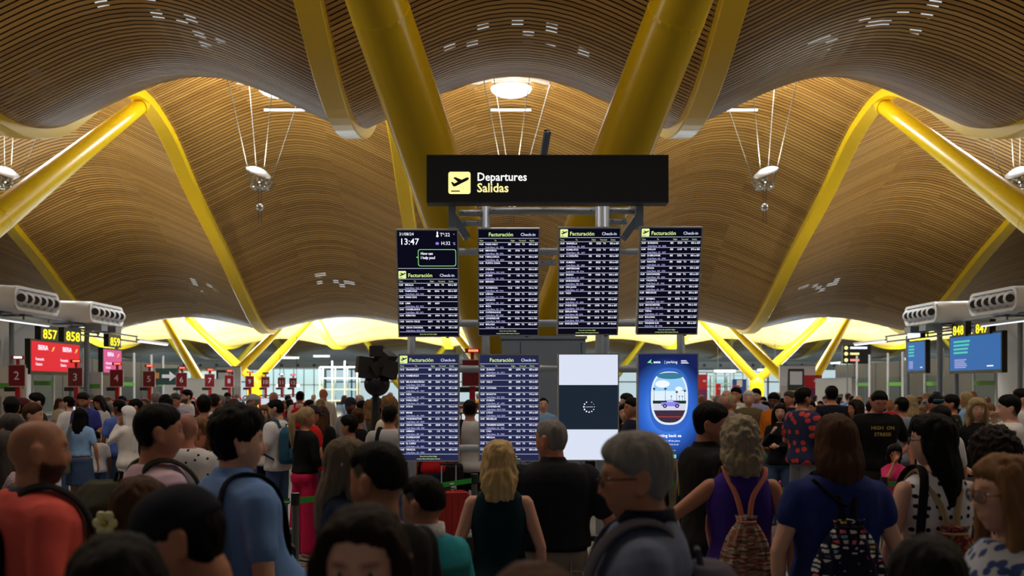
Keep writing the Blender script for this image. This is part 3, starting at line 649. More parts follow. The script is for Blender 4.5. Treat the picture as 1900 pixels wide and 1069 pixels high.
# check-in monitors, number signs and the gantry they hang from
M_YD = emat('digit_yellow', (1.0, 0.86, 0.02), 1.6); M_MONBK = mat('monitor_black', (0.008, 0.008, 0.009), rough=0.4)
def side_panel(s, name, y0, y1, z0, z1, x, depth=0.12):
    """Empty whose local x runs along the panel as read from the hall, local -y faces the hall"""
    e = empty(name, (x, y0 if s < 0 else y1, z0)); e.rotation_euler = (0, 0, PI/2 if s < 0 else -PI/2)
    return e, abs(y1-y0), z1-z0
def z_at(py, D): return CZ+(VY-py)/F*D
XM = {-1: X0-13.95, 1: X0+13.95}
def Yof(s, px): return abs(XM[s])*F/abs(px-VX)
def monitor(s, pa, pb, pyt, pyb, color, label, kind):
    ya, yb = sorted((Yof(s, pa), Yof(s, pb))); e, L, H = side_panel(s, 'check_in_monitor', ya, yb, z_at(pyb, (ya)), z_at(pyt, ya), XM[s])
    MB().box(-0.06, L+0.06, 0.0, 0.16, -0.10, H+0.06).build('housing', M_MONBK, e)
    MB().box(0, L, -0.006, 0, 0, H).build('panel', emat('monitor_'+kind, color, 0.85), e)
    if kind == 'blue':
        g = emat('mon_teal', (0.10, 0.75, 0.55), 0.8); b = emat('mon_lilac', (0.5, 0.5, 0.9), 0.8); r = random.Random(int(pa))
        for i in range(4):
            MB().box(L*0.08, L*(0.36+0.08*r.random()), -0.01, -0.006, H*(0.83-0.11*i), H*(0.885-0.11*i)).build('text_line', g, e)
        for i in range(5): MB().box(L*0.1, L*(0.3+0.06*r.random()), -0.01, -0.006, H*(0.30-0.055*i), H*(0.33-0.055*i)).build('text_line', b, e)
        MB().box(L*0.75, L*0.87, -0.01, -0.006, H*0.09, H*0.12).build('logo_line', M_LW, e)
    else:
        n = 2 if kind == 'red' else 1
        for i in range(n):
            x = L*(0.12+0.5*i) if n == 2 else L*0.2; w_ = L/n
            text('IBERIA', 0.2 if n == 2 else 0.19, M_LW, e, x, H*0.72, y=-0.012, bold=0.004, xscale=1.15 if n == 2 else 1.05)
            xx = x+w_*0.52
            MB().prism([(xx, H*0.68), (xx+0.16, H*0.72), (xx+0.26, H*0.86), (xx+0.12, H*0.82), (xx+0.1, H*0.74)], -0.012, -0.008).build('tail_mark', emat('tail_orange', (1, 0.6, 0.15), 1.0), e)
            text('Facturación\nCheck-in', 0.115, M_LW, e, x-L*0.09/n, H*0.36, y=-0.012, spacing=1.3, bold=0.002)
    tag(e, label, 'monitor', 'check-in monitors')
monitor(-1, 58, 147, 632, 688, (0.85, 0.012, 0.03), 'red airline check-in monitor under the numbers 857 and 858', 'red')
monitor(-1, 192, 225, 648, 691, (0.80, 0.10, 0.32), 'pink airline check-in monitor under the number 859', 'pink')
monitor(1, 1763, 1857, 617, 685, (0.025, 0.15, 0.45), 'large blue check-in monitor under the numbers 848 and 847', 'blue')
monitor(1, 1684, 1716, 633, 687, (0.02, 0.13, 0.40), 'narrow blue check-in monitor beside the dark gantry post', 'blue')
def number_sign(s, pa, pb, pyt, pyb, num, label):
    ya, yb = sorted((Yof(s, pa), Yof(s, pb))); e, L, H = side_panel(s, 'desk_number_sign', ya, yb, z_at(pyb, ya), z_at(pyt, ya), XM[s]-s*0.05)
    MB().box(-0.05, L+0.05, 0, 0.18, -0.01, H+0.05).build('box', M_MONBK, e)
    text(num, H*1.02, M_YD, e, L/2, H*0.12, y=-0.01, align='CENTER', xscale=L/(H*1.75), bold=0.006); tag(e, label, 'number sign', 'desk number signs')
number_sign(-1, 74, 104, 606, 630, '857', 'black sign box with yellow number eight-five-seven'); number_sign(-1, 117, 147, 610, 634, '858', 'black sign box with yellow number eight-five-eight'); number_sign(-1, 200, 221, 622, 643, '859', 'black sign box with yellow number eight-five-nine')
number_sign(1, 1770, 1793, 599, 623, '848', 'black sign box with yellow number eight-four-eight'); number_sign(1, 1812, 1838, 595, 619, '847', 'black sign box with yellow number eight-four-seven')
M_GAN = mat('gantry_steel', srgb(120, 128, 140), rough=0.4, metal=0.4)
for s in (-1, 1):
    t = empty('check_in_gantry', (XM[s]-s*0.12, 27, 0))
    for (a, b, z) in ((0.3, 7.0, 4.02), (0.3, 7.0, 3.78), (4.6, 10.6, 3.86), (4.6, 10.6, 3.66)): MB().tube([(s*0.3, a, z), (s*0.3, b, z)], 0.035, 8).build('rail', M_GAN, t)
    for a in (0.3, 1.6, 3.2, 4.8, 6.9, 8.4, 10.5): MB().tube([(s*0.3, a, 3.66 if a > 5 else 3.78), (s*0.3, a, 4.02 if a < 7 else 3.86)], 0.03, 8).build('strut', M_GAN, t)
    for a in (1.0, 4.9, 6.1, 8.7): MB().tube([(s*0.35, a, 0), (s*0.35, a, 3.8)], 0.07 if a != 6.1 else 0.09, 10).build('post', M_GAN, t)
    for a in (5.2, 6.4): MB().box(s*0.05, -s*0.5, a, a+0.5, 3.78, 3.98).build('bracket_box', M_GAN, t)
    l = MB().box(-s*0.35, -s*0.25, 9.0, 12.2, 3.62, 3.70).build('lamp_bar', M_WHITE, t); MB().box(-s*0.34, -s*0.26, 9.1, 12.1, 3.59, 3.62).build('tube_light', emat('tube_white', (1, 1, 1), 4.0 if s < 0 else 0.4), l)
    l = MB().box(-s*0.5, -s*0.4, -1.6, 1.6, 3.70, 3.77).build('lamp_bar', M_GAN, t); MB().box(-s*0.49, -s*0.41, -1.5, 1.5, 3.67, 3.70).build('tube_light', emat('tube_dim', (1, 1, 1), 1.2), l)
    tag(t, 'grey steel gantry of rails and posts over the %s check-in desks' % ('left' if s < 0 else 'right'), 'gantry', 'check-in gantries')
bxw = empty('light_box', (XM[1]+0.1, 34.6, z_at(627, 34))); MB().box(-0.12, 0.05, -0.6, 0.5, 0, 0.42).build('case', M_MONBK, bxw); MB().box(-0.14, -0.12, -0.55, 0.45, 0.03, 0.39).build('lit_face', emat('lit_white', (1, 1, 1), 1.3), bxw); tag(bxw, 'small glowing white light box above the narrow blue monitor', 'light box')
# desks, glass screens with green bands, back walls
M_DESK = mat('desk_grey', (0.20, 0.21, 0.22), rough=0.4, noise=0.05, nscale=2); M_BACKW = mat('counter_wall', (0.11, 0.108, 0.103), rough=0.45, noise=0.08, nscale=0.7)
M_GREEN = mat('green_band', srgb(88, 168, 60), rough=0.5)
for s in (-1, 1):
    for i, y in enumerate((24.2, 28.0, 31.4, 35.1, 38.5, 41.9)):
        x = X0+s*15.3; t = empty('check_in_desk', (x, y, 0))
        MB().box(-0.45, 0.45, -1.5, 1.5, 0, 1.05).build('body', M_DESK, t); MB().box(-0.5, 0.5, -1.55, 1.55, 1.05, 1.1).build('top', M_WHITE, t)
        MB().box(-s*0.45-0.01, -s*0.45+0.01, -0.7, 0.7, 1.1, 2.35).build('glass_screen', M_GLASS, t)
        MB().box(-s*0.47-0.012, -s*0.47+0.012, -0.65, 0.65, 2.0, 2.14).build('green_band', M_GREEN, t)
        for dy in (-0.72, 0.72): MB().tube([(-s*0.45, dy, 1.1), (-s*0.45, dy, 3.3)], 0.045, 10).build('upright', M_WHITE, t)
        tag(t, 'grey check-in desk with glass screen and green band, %s side, %s' % ('left' if s < 0 else 'right', ('nearest', 'second', 'third', 'fourth', 'fifth', 'farthest')[i]), 'desk', 'check-in desks')
    t = empty('partition_wall', (X0+s*18.6, 38, 0)); MB().box(-0.15, 0.15, -18, 18, 0, 3.2).build('panel', M_BACKW, t)
    for y in np.arange(-18, 18, 3.0): MB().box(-s*0.158-0.006, -s*0.158+0.006, y, y+0.03, 0, 3.2).build('joint', M_DGREY, t)
    tag(t, 'grey brown panelled partition behind the %s check-in desks' % ('left' if s < 0 else 'right'), 'partition', 'partitions')
    yw, hw = ((50.5, 5.5) if s < 0 else (47.6, 2.6)); t = empty('low_wall', (X0+s*15.6, yw, 0)); MB().box(-0.12, 0.12, -hw, hw, 0, 2.35).build('panel', mat('low_wall_grey', (0.34, 0.35, 0.35), rough=0.5, noise=0.05), t); MB().box(-0.14, 0.14, -hw, hw, 2.35, 2.4).build('coping', M_STEELB, t)
    tag(t, 'pale grey low wall beyond the %s check-in desks' % ('left' if s < 0 else 'right'), 'wall', 'low walls')
for (px, s) in ((10, -1), (158, -1)):           # white notice boards between the left desks
    Y = 26.3 if px < 100 else 33.25; x = (px-VX)/F*Y
    t = empty('notice_board', (x, Y, 0)); MB().box(-0.55, 0.55, 0, 0.08, 0.6, 2.45).build('board', M_WHITE, t); MB().box(-0.5, 0.5, -0.012, 0, 1.9, 2.05).build('green_strip', M_GREEN, t)
    for i in range(4): MB().box(-0.42+0.2*i, -0.30+0.2*i, -0.01, 0, 1.2, 1.7).build('notice_text', M_NOZ, t)
    for dx in (-0.4, 0.4): MB().box(dx-0.03, dx+0.03, 0.0, 0.06, 0, 0.6).build('leg', M_GAN, t)
    tag(t, 'white notice board %s' % ('behind the red sign numbered two' if px < 100 else 'behind the red sign numbered three'), 'board', 'notice boards')
# ------------------------------------------------------------------ red self-service kiosks with number signs
M_NUM = mat('number_white', (0.75, 0.75, 0.78), rough=0.5); M_RIM = mat('sign_rim', (0.55, 0.42, 0.45), rough=0.5)
XK = -12.1
NW = dict(zip((2,3,4,5,6,7,8,9,10,11,12,15,16),'two three four five six seven eight nine ten eleven twelve fifteen sixteen'.split()))
def kiosk(num, px, lamp='red', x=None, D=None, body=True):
    D = D or XK*F/(px-VX); x = XK if x is None else x
    t = empty('kiosk', (x, D, 0))
    MB().box(-0.06, 0.06, -0.05, 0.05, 0, 2.0).build('post', M_RED, t)
    p = MB().box(-0.2, 0.2, -0.09, -0.05, 1.97, 2.49).build('sign_panel', M_SIGNRED, t)
    MB().box(-0.215, 0.215, -0.088, -0.045, 1.945, 1.97).box(-0.215, 0.215, -0.088, -0.045, 2.49, 2.505).box(-0.215, -0.2, -0.088, -0.045, 1.97, 2.49).box(0.2, 0.215, -0.088, -0.045, 1.97, 2.49).build('rim', M_RIM, p)
    if num < 13: text(str(num), 0.30, M_NUM, t, 0, 2.13, y=-0.094, align='CENTER', bold=0.002)
    MB().box(-0.035, 0.035, -0.04, 0.03, 2.49, 2.66).build('lamp_neck', M_RED, t); MB().box(-0.15, 0.15, -0.07, 0.05, 2.64, 2.73).build('lamp_holder', M_BLACK if lamp == 'off' else M_RED, t)
    col = {'red': (1.0, 0.12, 0.06), 'green': (0.7, 1.0, 0.85), 'off': (0.05, 0.05, 0.05)}[lamp]
    MB().box(-0.08, 0.12, -0.075, -0.07, 2.665, 2.71).build('lamp_light', emat('lamp_'+lamp, col, 3.0 if lamp != 'off' else 0.1), t)
    MB().box(-0.32, -0.06, -0.08, 0.04, 1.83, 1.94).build('camera_box', M_BLACK, t)
    if body:
        MB().box(-0.30, 0.30, -0.12, 0.30, 0, 1.02).build('cabinet', M_RED, t); sc_ = MB().box(-0.24, 0.24, -0.16, -0.10, 1.0, 1.42).build('screen', M_BLACK, t)
        MB().box(-0.21, 0.21, -0.165, -0.16, 1.04, 1.39).build('screen_face', emat('kiosk_glow', (0.78, 0.84, 0.95), 0.8), sc_)
        MB().tube([(-0.42, 0.32, 0), (-0.42, 0.32, 1.45), (-0.36, 0.32, 1.52), (0.36, 0.32, 1.52), (0.42, 0.32, 1.45), (0.42, 0.32, 0)], 0.035, 8).build('guard_rail', M_RED, t)
    tag(t, 'red self-service kiosk with red sign numbered %s' % NW[num] if num < 13 else 'red kiosk with plain red sign seen between the screens, %s one' % ('nearer' if num == 15 else 'farther'), 'kiosk', 'red numbered kiosks')
for n, px, l in ((2, 34, 'green'), (3, 142, 'red'), (4, 218, 'red'), (5, 278, 'red'), (6, 338, 'red'), (7, 390, 'red'), (8, 426, 'red'), (9, 464, 'red'), (10, 493, 'off'), (11, 523, 'green'), (12, 544, 'red')): kiosk(n, px, l)
kiosk(15, 875, 'red', x=-0.55, D=20.5); kiosk(16, 893, 'red', x=-0.42, D=24.0)
# ------------------------------------------------------------------ signs and clutter of the far hall
M_DGREEN = mat('sign_green', (0.012, 0.045, 0.042), rough=0.5)
t = empty('direction_sign', at(309, 714, 40)); MB().box(-0.45, 0.45, 0, 0.1, 0, 0.66).build('panel', M_DGREEN, t)
MB().prism([(0.02-0.2, 0.27), (0.12, 0.27), (0.12, 0.14), (0.38, 0.34), (0.12, 0.54), (0.12, 0.41), (-0.18, 0.41)], -0.012, 0).build('arrow', M_NUM, t)
MB().box(-0.42, -0.30, -0.012, 0, 0.25, 0.48).build('orange_mark', mat('orange_mark', srgb(190, 130, 50)), t)
for dx in (-0.4, 0.4): MB().tube([(dx, 0.05, 0), (dx, 0.05, -2.07)], 0.03, 8).build('leg', M_GAN, t)
tag(t, 'dark green direction sign with a white arrow pointing right', 'sign')
def totem(px, D, w, h, top, label, kind):
    t = empty('info_totem', ((px-VX)/F*D, D, 0)); m = {'dark': mat('totem_dark', (0.03, 0.035, 0.035), rough=0.4), 'red': mat('totem_red', srgb(190, 24, 30), rough=0.5), 'blue': mat('totem_blue', srgb(30, 70, 160), rough=0.5), 'white': mat('totem_white', (0.66, 0.70, 0.72), rough=0.5)}[kind]
    MB().box(-w/2, w/2, 0, 0.15, 0, top).build('panel', m, t)
    if kind == 'dark':
        MB().box(-w*0.38, w*0.38, -0.012, 0, top-0.9, top-0.15).build('white_square', M_WHITE, t)
        for i in range(3): MB().box(-w*0.42, w*0.42, -0.012, 0, top-1.3-0.18*i, top-1.22-0.18*i).build('yellow_line', mat('totem_yellow', srgb(190, 170, 40)), t)
    if kind == 'red':
        MB().box(-w*0.5+0.01, w*0.5-0.01, -0.01, 0, top-1.4, top-0.75).build('purple_band', mat('totem_purple', srgb(110, 30, 80)), t); MB().box(0, w*0.35, -0.014, 0, top-0.38, top-0.28).build('logo_line', M_RIM, t)
    if kind == 'blue': MB().box(-w*0.2, w*0.2, -0.012, 0, top-0.5, top-0.05).build('white_square', M_WHITE, t); MB().box(-w*0.5, 0, -0.014, 0, top-0.9, top-0.4).build('red_square', mat('totem_red', (0.5, 0.02, 0.02)), t)
    if kind == 'white': MB().box(-w/2, w/2, -0.01, 0.16, top, top+0.06).build('cap', M_STEELB, t)
    tag(t, label, 'panel', 'far hall panels')
totem(424, 59, 1.45, 3, 3.15, 'tall white panel behind the dark totem left of the left V column', 'white'); totem(417, 57, 0.98, 3, 2.95, 'dark information totem near the red signs 7 and 8', 'dark')
totem(1480, 58, 2.1, 3, 3.2, 'tall white panel behind the dark totem right of the right V column', 'white'); totem(1477, 56, 0.92, 3, 3.0, 'dark information totem right of the right V column', 'dark')
totem(1509, 57, 1.0, 3, 2.65, 'red and purple advertising panel beside the dark totem on the right', 'red'); totem(1304, 50, 0.45, 3, 2.6, 'red banner panel just right of the parking advert screen', 'red')
totem(1372, 66, 0.9, 3, 2.5, 'small blue panel with red square left of the right V column', 'blue'); totem(1333, 66, 0.3, 3, 2.2, 'narrow red panel between the red banner and the small blue panel', 'red')
def cage(px, D, w, h, label):
    t = empty('white_scaffold', ((px-VX)/F*D, D, 0)); m = mat('scaffold_white', (0.66, 0.74, 0.78), rough=0.4)
    for i in range(4):
        x = -w/2+w*i/3
        MB().box(x-0.06, x+0.06, -0.06, 0.06, 0, h+(0.5 if i in (1, 2) else 0)).build('upright', m, t); MB().box(x-0.06, x+0.06, 1.44, 1.56, 0, h).build('upright', m, t)
    for z in np.linspace(0.9, h, 4): MB().box(-w/2, w/2, -0.05, 0.05, z-0.05, z+0.05).build('crossbar', m, t); MB().box(-w/2, w/2, 1.45, 1.55, z-0.05, z+0.05).build('crossbar', m, t)
    for i in range(3):
        for z in (1.0, 1.9): MB().box(-w/2+w*i/3+0.12, -w/2+w*(i+1)/3-0.12, 0.7, 0.74, z, z+0.75).build('pane', M_GLASS, t)
    tag(t, label, 'scaffold', 'white scaffolds')
cage(628, 80, 3.0, 3.6, 'white multi-storey scaffold frame left of the black sculpture'); cage(1625, 84, 4.0, 3.0, 'white frame structure on the right beyond the pale wall'); cage(1340, 88, 4.4, 3.0, 'white frame structure between the parking advert and the right V column'); cage(352, 78, 3.2, 3.0, 'white frame structure between the red signs 6 and 7')
# long bulkhead with round ports and lights above the far gates
t = empty('bulkhead', (0, 98, 0)); MB().box(-48, 48, 0, 1.2, 3.7, 4.5).build('panel', mat('bulkhead_grey', (0.30, 0.32, 0.33), rough=0.5), t)
for i in range(60):
    x = -47+i*1.6; MB().tube([(x, -0.03, 4.15), (x, 0.0, 4.15)], 0.16, 10).build('port', M_DGREY, t)
for x in np.arange(-46, 47, 8): MB().box(x-0.2, x+0.2, 0.3, 0.7, 0, 3.7).build('support', M_MULL, t)
tag(t, 'long grey bulkhead with round ports across the far end of the hall', 'bulkhead')
for i, (px, py, D) in enumerate(((540, 665, 88), (1345, 690, 70), (1425, 688, 72), (597, 662, 88), (535, 717, 60), (1700, 668, 60))):
    t = empty('hanging_light', at(px, py, D)); MB().box(-0.75, 0.75, -0.1, 0.1, 0, 0.14).build('case', M_WHITE, t); MB().box(-0.7, 0.7, -0.12, -0.1, -0.04, 0.12).build('lit_face', emat('lit_cold', (0.95, 1, 1), 2.5), t)
    for dx in (-0.5, 0.5): MB().tube([(dx, 0, 0.14), (dx, 0, 3.0)], 0.015, 6).build('wire', M_CABLE, t)
    tag(t, 'white hanging strip light far away, %s' % ('left of the white scaffold', 'right of the parking advert', 'by the right V column', 'above the white scaffold', 'below the left V column arms', 'between the narrow blue monitor and the pale wall')[i], 'light', 'far strip lights')
t = empty('overhead_sign', at(1590, 675, 44)); MB().box(-0.62, 0.62, 0, 0.15, 0, 0.82).build('panel', M_SIGNBK, t)
for i, z in enumerate((0.62, 0.36, 0.08)):
    MB().tube([(-0.48, -0.02, z+0.08), (-0.48, 0.0, z+0.08)], 0.085, 14).build('yellow_disc', M_TY, t); MB().box(-0.3, 0.1+0.35*(i == 0), -0.012, 0, z+0.03, z+0.13).build('text_line', [M_LW, M_TY, emat('sign_salmon', (1, 0.25, 0.2), 1.2)][i], t)
for dx in (-0.4, 0.4): MB().tube([(dx, 0.08, 0.1), (dx, 0.08, -t.location.z)], 0.03, 8).build('leg', M_GAN, t)
tag(t, 'tall black sign with yellow discs on the right, above the crowd', 'sign')
# black sculpture of angular boxes over a globe, left of the board
t = empty('black_sculpture', at(697, 720, 15)); t.location.z = 0
MB().ball((0.02, 0, 1.98), (0.195, 0.195, 0.19), 20, 14).build('globe', mat('globe_dark', (0.010, 0.010, 0.022), rough=0.35), t, smooth=True); MB().tube([(0, 0, 0), (0, 0, 1.85)], [0.12, 0.05], 12).build('pedestal', M_BLACK, t)
M_SCB = mat('sculpture_black', (0.014, 0.013, 0.013), rough=0.6)
for (cx, cz, sx_, sz_, rz_, ry_) in ((-0.14, 2.26, 0.27, 0.24, 0.3, 0.12), (0.03, 2.47, 0.20, 0.16, 0.0, -0.02), (0.15, 2.36, 0.2, 0.22, -0.4, 0.62), (0.2, 2.2, 0.24, 0.26, 0.4, 0.3), (0.02, 2.22, 0.24, 0.2, 0.5, -0.5), (-0.1, 2.1, 0.3, 0.08, 0.2, 0.1)):
    Mx = Matrix.Translation((cx, -0.05, cz)) @ Matrix.Rotation(rz_, 4, 'Z') @ Matrix.Rotation(ry_, 4, 'Y'); MB().box(-sx_/2, sx_/2, -0.14, 0.14, -sz_/2, sz_/2, Mx).build('block', M_SCB, t)
tag(t, 'black sculpture-like cluster of angular boxes over a dark globe left of screens', 'sculpture')
# ------------------------------------------------------------------ queue stanchions with green belts
M_BELT = mat('belt_green', srgb(28, 150, 40), rough=0.6); M_POST = mat('stanchion_steel', (0.16, 0.165, 0.17), rough=0.3, metal=0.6)
def stanchion(px, D, label):
    t = empty('stanchion', ((px-VX)/F*D, D, 0))
    MB().tube([(0, 0, 0), (0, 0, 0.02), (0, 0, 0.03), (0, 0, 0.93)], [0.17, 0.165, 0.032, 0.032], 18).build('post', M_POST, t, smooth=False); MB().tube([(0, 0, 0.86), (0, 0, 0.97)], 0.04, 16).build('head', M_BLACK, t)
    tag(t, label, 'stanchion', 'queue stanchions'); return t
def belt(a, b, label, z=0.90):
    """belt between two stanchion positions"""
    (xa, ya), (xb, yb) = a, b; t = empty('queue_belt', ((xa+xb)/2, (ya+yb)/2, 0)); d = Vector((xb-xa, yb-ya, 0)); L = d.length; d.normalize(); n = Vector((-d.y, d.x, 0))*0.002; P = []
    for i in range(11):
        u = -L/2+0.05+(L-0.1)*i/10; sag = 0.02*(1-(2*i/10-1)**2); c = d*u
        P.append([c+n+Vector((0, 0, z-0.027-sag)), c-n+Vector((0, 0, z-0.027-sag)), c-n+Vector((0, 0, z+0.027-sag)), c+n+Vector((0, 0, z+0.027-sag))])
    MB().loft(P).build('band', M_BELT, t)
    for u in (-0.3, 0.35):
        c = d*u*L; Mx = Matrix.Translation((c.x, c.y, z-0.01)) @ Matrix.Rotation(math.atan2(d.y, d.x), 4, 'Z'); MB().prism([(-0.03, 0), (0.0, 0.02), (0.03, 0), (0, 0.006)], -0.004, 0.004); m = MB(); m.box(-0.035, 0.035, -0.0035, 0.0035, -0.006, 0.008, Mx); m.build('mark', M_NUM, t)
    tag(t, label, 'belt', 'green queue belts'); return t
def gx(px, D): return ((px-VX)/F*D, D)
S = {}
for key, px, D, lab in (('a', 548, 9.0, 'black queue stanchion beside the woman in pink trousers'), ('b', 880, 11.0, 'queue stanchion hidden behind the blonde woman'), ('c', 1472, 9.9, 'steel queue stanchion by the pink suitcase'), ('d', 1452, 15.5, 'thin queue stanchion beside the flowered shirt man'), ('e', 1640, 10.6, 'queue stanchion behind the blue shirt woman'), ('f', 1800, 14.5, 'queue stanchion by the orange black bags'), ('g', 655, 14.5, 'queue stanchion in the middle of the left queue')):
    stanchion(px, D, lab); S[key] = gx(px, D)
belt(S['a'], gx(470, 8.9), 'green belt end crossing the luggage trolley'); belt(S['a'], S['b'], 'green belt running behind the denim jacket woman to the screens'); belt(S['b'], gx(1260, 10.6), 'green belt behind the couple at the screens'); belt(gx(1260, 10.6), S['c'], 'green belt above the pink suitcase'); belt(S['c'], S['e'], 'green belt behind the woman in the blue shirt')
belt(S['d'], gx(1330, 13.6), 'green belt left of the flowered shirt man'); belt(S['d'], gx(1600, 14.2), 'green belt across the shorts of the flowered shirt man'); belt(S['f'], gx(1690, 14.8), 'green belt in front of the man with STRESS on his shirt'); belt(S['f'], gx(1900, 12.5), 'green belt in front of the man in the white t-shirt'); belt(S['e'], gx(1840, 10.8), 'green belt behind the polka dot dress')

# glazed rooms beyond the queues; room light is put into the panes as glow
M_GLOWPANE = emat('glowing_teal_pane', (0.55, 0.80, 0.86), 0.75, (0.4, 0.55, 0.58))
for px, D, w_, z0, z1, lab in ((1632, 66, 5.2, 1.9, 3.55, 'lit pale teal glazed room above the pale wall on the right'), (372, 64, 3.4, 1.6, 3.0, 'lit pale teal glazed room between the red signs six and seven'), (545, 90, 5.5, 0.8, 3.6, 'lit pale teal glazed room behind the red signs eleven and twelve'), (1345, 92, 5.0, 0.8, 3.3, 'lit pale teal glazed room right of the parking advert')):
    t = empty('glazed_room', ((px-VX)/F*D, D, 0)); n = 6
    MB().box(-w_/2, w_/2, 0, 2.0, z1, z1+0.12).build('roof', M_MULL, t); MB().box(-w_/2, w_/2, 0.02, 2.0, 0, z0).build('base', M_WHITE, t)
    for i in range(n): MB().box(-w_/2+w_*i/n+0.05, -w_/2+w_*(i+1)/n-0.05, 0.05, 0.08, z0, z1).build('pane', M_GLOWPANE, t)
    for i in range(n+1): MB().box(-w_/2+w_*i/n-0.05, -w_/2+w_*i/n+0.05, 0.0, 0.1, z0, z1).build('mullion', M_MULL, t)
    MB().box(-w_/2, w_/2, 0.0, 0.1, (z0+z1)/2-0.04, (z0+z1)/2+0.04).build('transom', M_MULL, t)
    tag(t, lab, 'glazed room', 'far glazed rooms')

# ================================================================== people: builders
from mathutils import noise as mnoise
TMP = bpy.data.scenes.new('scratch')
def solid(mb, voxel, smooth=5):
    """one continuous skin over overlapping closed shapes"""
    me = bpy.data.meshes.new('blank'); me.from_pydata(mb.v, [], mb.f); me.update()
    bm = bmesh.new(); bm.from_mesh(me); bmesh.ops.recalc_face_normals(bm, faces=bm.faces); bm.to_mesh(me); bm.free()
    o = bpy.data.objects.new('blank', me); TMP.collection.objects.link(o)
    r = o.modifiers.new('r', 'REMESH'); r.mode = 'VOXEL'; r.voxel_size = voxel; r.use_smooth_shade = True
    if smooth:
        s = o.modifiers.new('s', 'SMOOTH'); s.factor = 0.5; s.iterations = smooth
    vl = TMP.view_layers[0]; vl.update(); dg = vl.depsgraph
    out = bpy.data.meshes.new_from_object(o.evaluated_get(dg))
    bpy.data.objects.remove(o); bpy.data.meshes.remove(me); out.shade_smooth()
    return out
def coords(me):
    a = np.empty(len(me.vertices)*3); me.vertices.foreach_get('co', a); return a.reshape(-1, 3)
def set_coords(me, a): me.vertices.foreach_set('co', np.ascontiguousarray(a).reshape(-1)); me.update()
def normals(me):
    a = np.empty(len(me.vertices)*3); me.vertices.foreach_get('normal', a); return a.reshape(-1, 3)
def sstep(t): t = np.clip(t, 0, 1); return t*t*(3-2*t)
def head_surface(d, fem=0.0, wide=1.0):
    """d: (n,3) unit directions -> head surface, x side, y forward, z up, origin between the ears at eye level"""
    dx, dy, dz = d[:, 0], d[:, 1], d[:, 2]
    lo = np.clip(-dz, 0, 0.999); k = np.where(dz < 0, (1-lo**2.9)**(1/2.9)/np.sqrt(1-lo**2), 1.0); dy = np.where(dy > 0, dy*k, dy); dx = dx*np.where(dz < 0, (1-lo**2.4)**(1/2.4)/np.sqrt(1-lo**2), 1.0)
    hi = np.clip(dz, 0, 0.999); k2 = np.where(dz > 0, (1-hi**2.5)**(1/2.5)/np.sqrt(1-hi**2), 1.0); dx = dx*k2; dy = dy*k2
    x = dx*0.0745*wide; y = np.where(dy > 0, dy*0.092, dy*0.100); z = np.where(dz > 0, dz*0.112, dz*0.118)
    t = np.clip(-z/0.118, 0, 1)
    x = x*(1-(0.30+0.07*fem)*t**1.6); y = np.where(y < 0, y*(1-0.50*t), y*(1-0.10*t)); x = x*(1+0.05*np.exp(-((z-0.03)/0.04)**2))
    f = (dy > 0.0)*np.clip(dy*1.6, 0, 1); ax = np.abs(x)
    prof = np.where(z > -0.032, np.clip((0.028-z)/0.060, 0, 1), np.clip((z+0.047)/0.015, 0, 1))
    y = y+f*(0.026-0.005*fem)*np.exp(-(ax/0.0125)**2)*prof
    y = y+f*0.006*(1-0.6*fem)*np.exp(-((z-0.030)/0.011)**2-(ax/0.05)**2)
    y = y-f*0.012*np.exp(-((ax-0.031)/0.017)**2-((z-0.010)/0.011)**2)
    y = y+f*0.005*np.exp(-((ax-0.04)/0.018)**2-((z+0.028)/0.02)**2)
    y = y+f*0.009*np.exp(-(ax/0.024)**2-((z+0.067)/0.011)**2)-f*0.004*np.exp(-(ax/0.022)**2-((z+0.0665)/0.0022)**2)-f*0.004*np.exp(-(ax/0.03)**2-((z+0.086)/0.008)**2)
    y = y+f*(0.011-0.004*fem)*np.exp(-(ax/0.024)**2-((z+0.105)/0.016)**2)
    return np.stack([x, y, z], 1)
def sphere_dirs(nu, nv):
    th = np.linspace(0.06, PI-0.06, nv); ph = np.linspace(0, 2*PI, nu, endpoint=False)
    T, P = np.meshgrid(th, ph, indexing='ij')
    return np.stack([np.sin(T)*np.cos(P), np.sin(T)*np.sin(P), np.cos(T)], -1)
def add_grid(mb, G):
    nv, nu, _ = G.shape; mb.loft([[tuple(p) for p in G[i]] for i in range(nv)])
HLY = [-0.11, -0.05, -0.022, 0.0, 0.03, 0.055, 0.095]; HLZ = [-0.070, -0.066, -0.03, 0.004, 0.030, 0.052, 0.066]
def hairmask(P, recede=0.0, low=0.0, side=0.0):
    hl = np.interp(P[:, 1], HLY, HLZ)+side*np.clip((0.05-P[:, 1])/0.03, 0, 1)+recede*np.clip(P[:, 1]/0.09, 0, 1)-low*(P[:, 1] < -0.02)
    return sstep((P[:, 2]-hl)/0.022+0.5)
def hair_cap(mb, thick, top=0.0, recede=0.0, fade=0.0, low=0.0, wide=1.0, side=0.0):
    D = sphere_dirs(44, 34); sh = D.shape; d = D.reshape(-1, 3); P = head_surface(d, 0, wide)
    # no facial relief under the hair
    m = hairmask(P, recede, low, side); up = np.clip(P[:, 2]/0.11, 0, 1)
    t = thick*(1-fade*(1-sstep((P[:, 2]-0.0)/0.06)))+top*up**1.5
    Q = P+d*(t*m-0.007*(1-m))[:, None]
    add_grid(mb, Q.reshape(sh))
def ring(cx, cy, z, hw, hd, n=22, p=2.0):
    R = []
    for i in range(n):
        a = 2*PI*i/n; c, s = math.cos(a), math.sin(a)
        R.append((cx+hw*math.copysign(abs(c)**(2/p), c), cy+hd*math.copysign(abs(s)**(2/p), s), z))
    return R
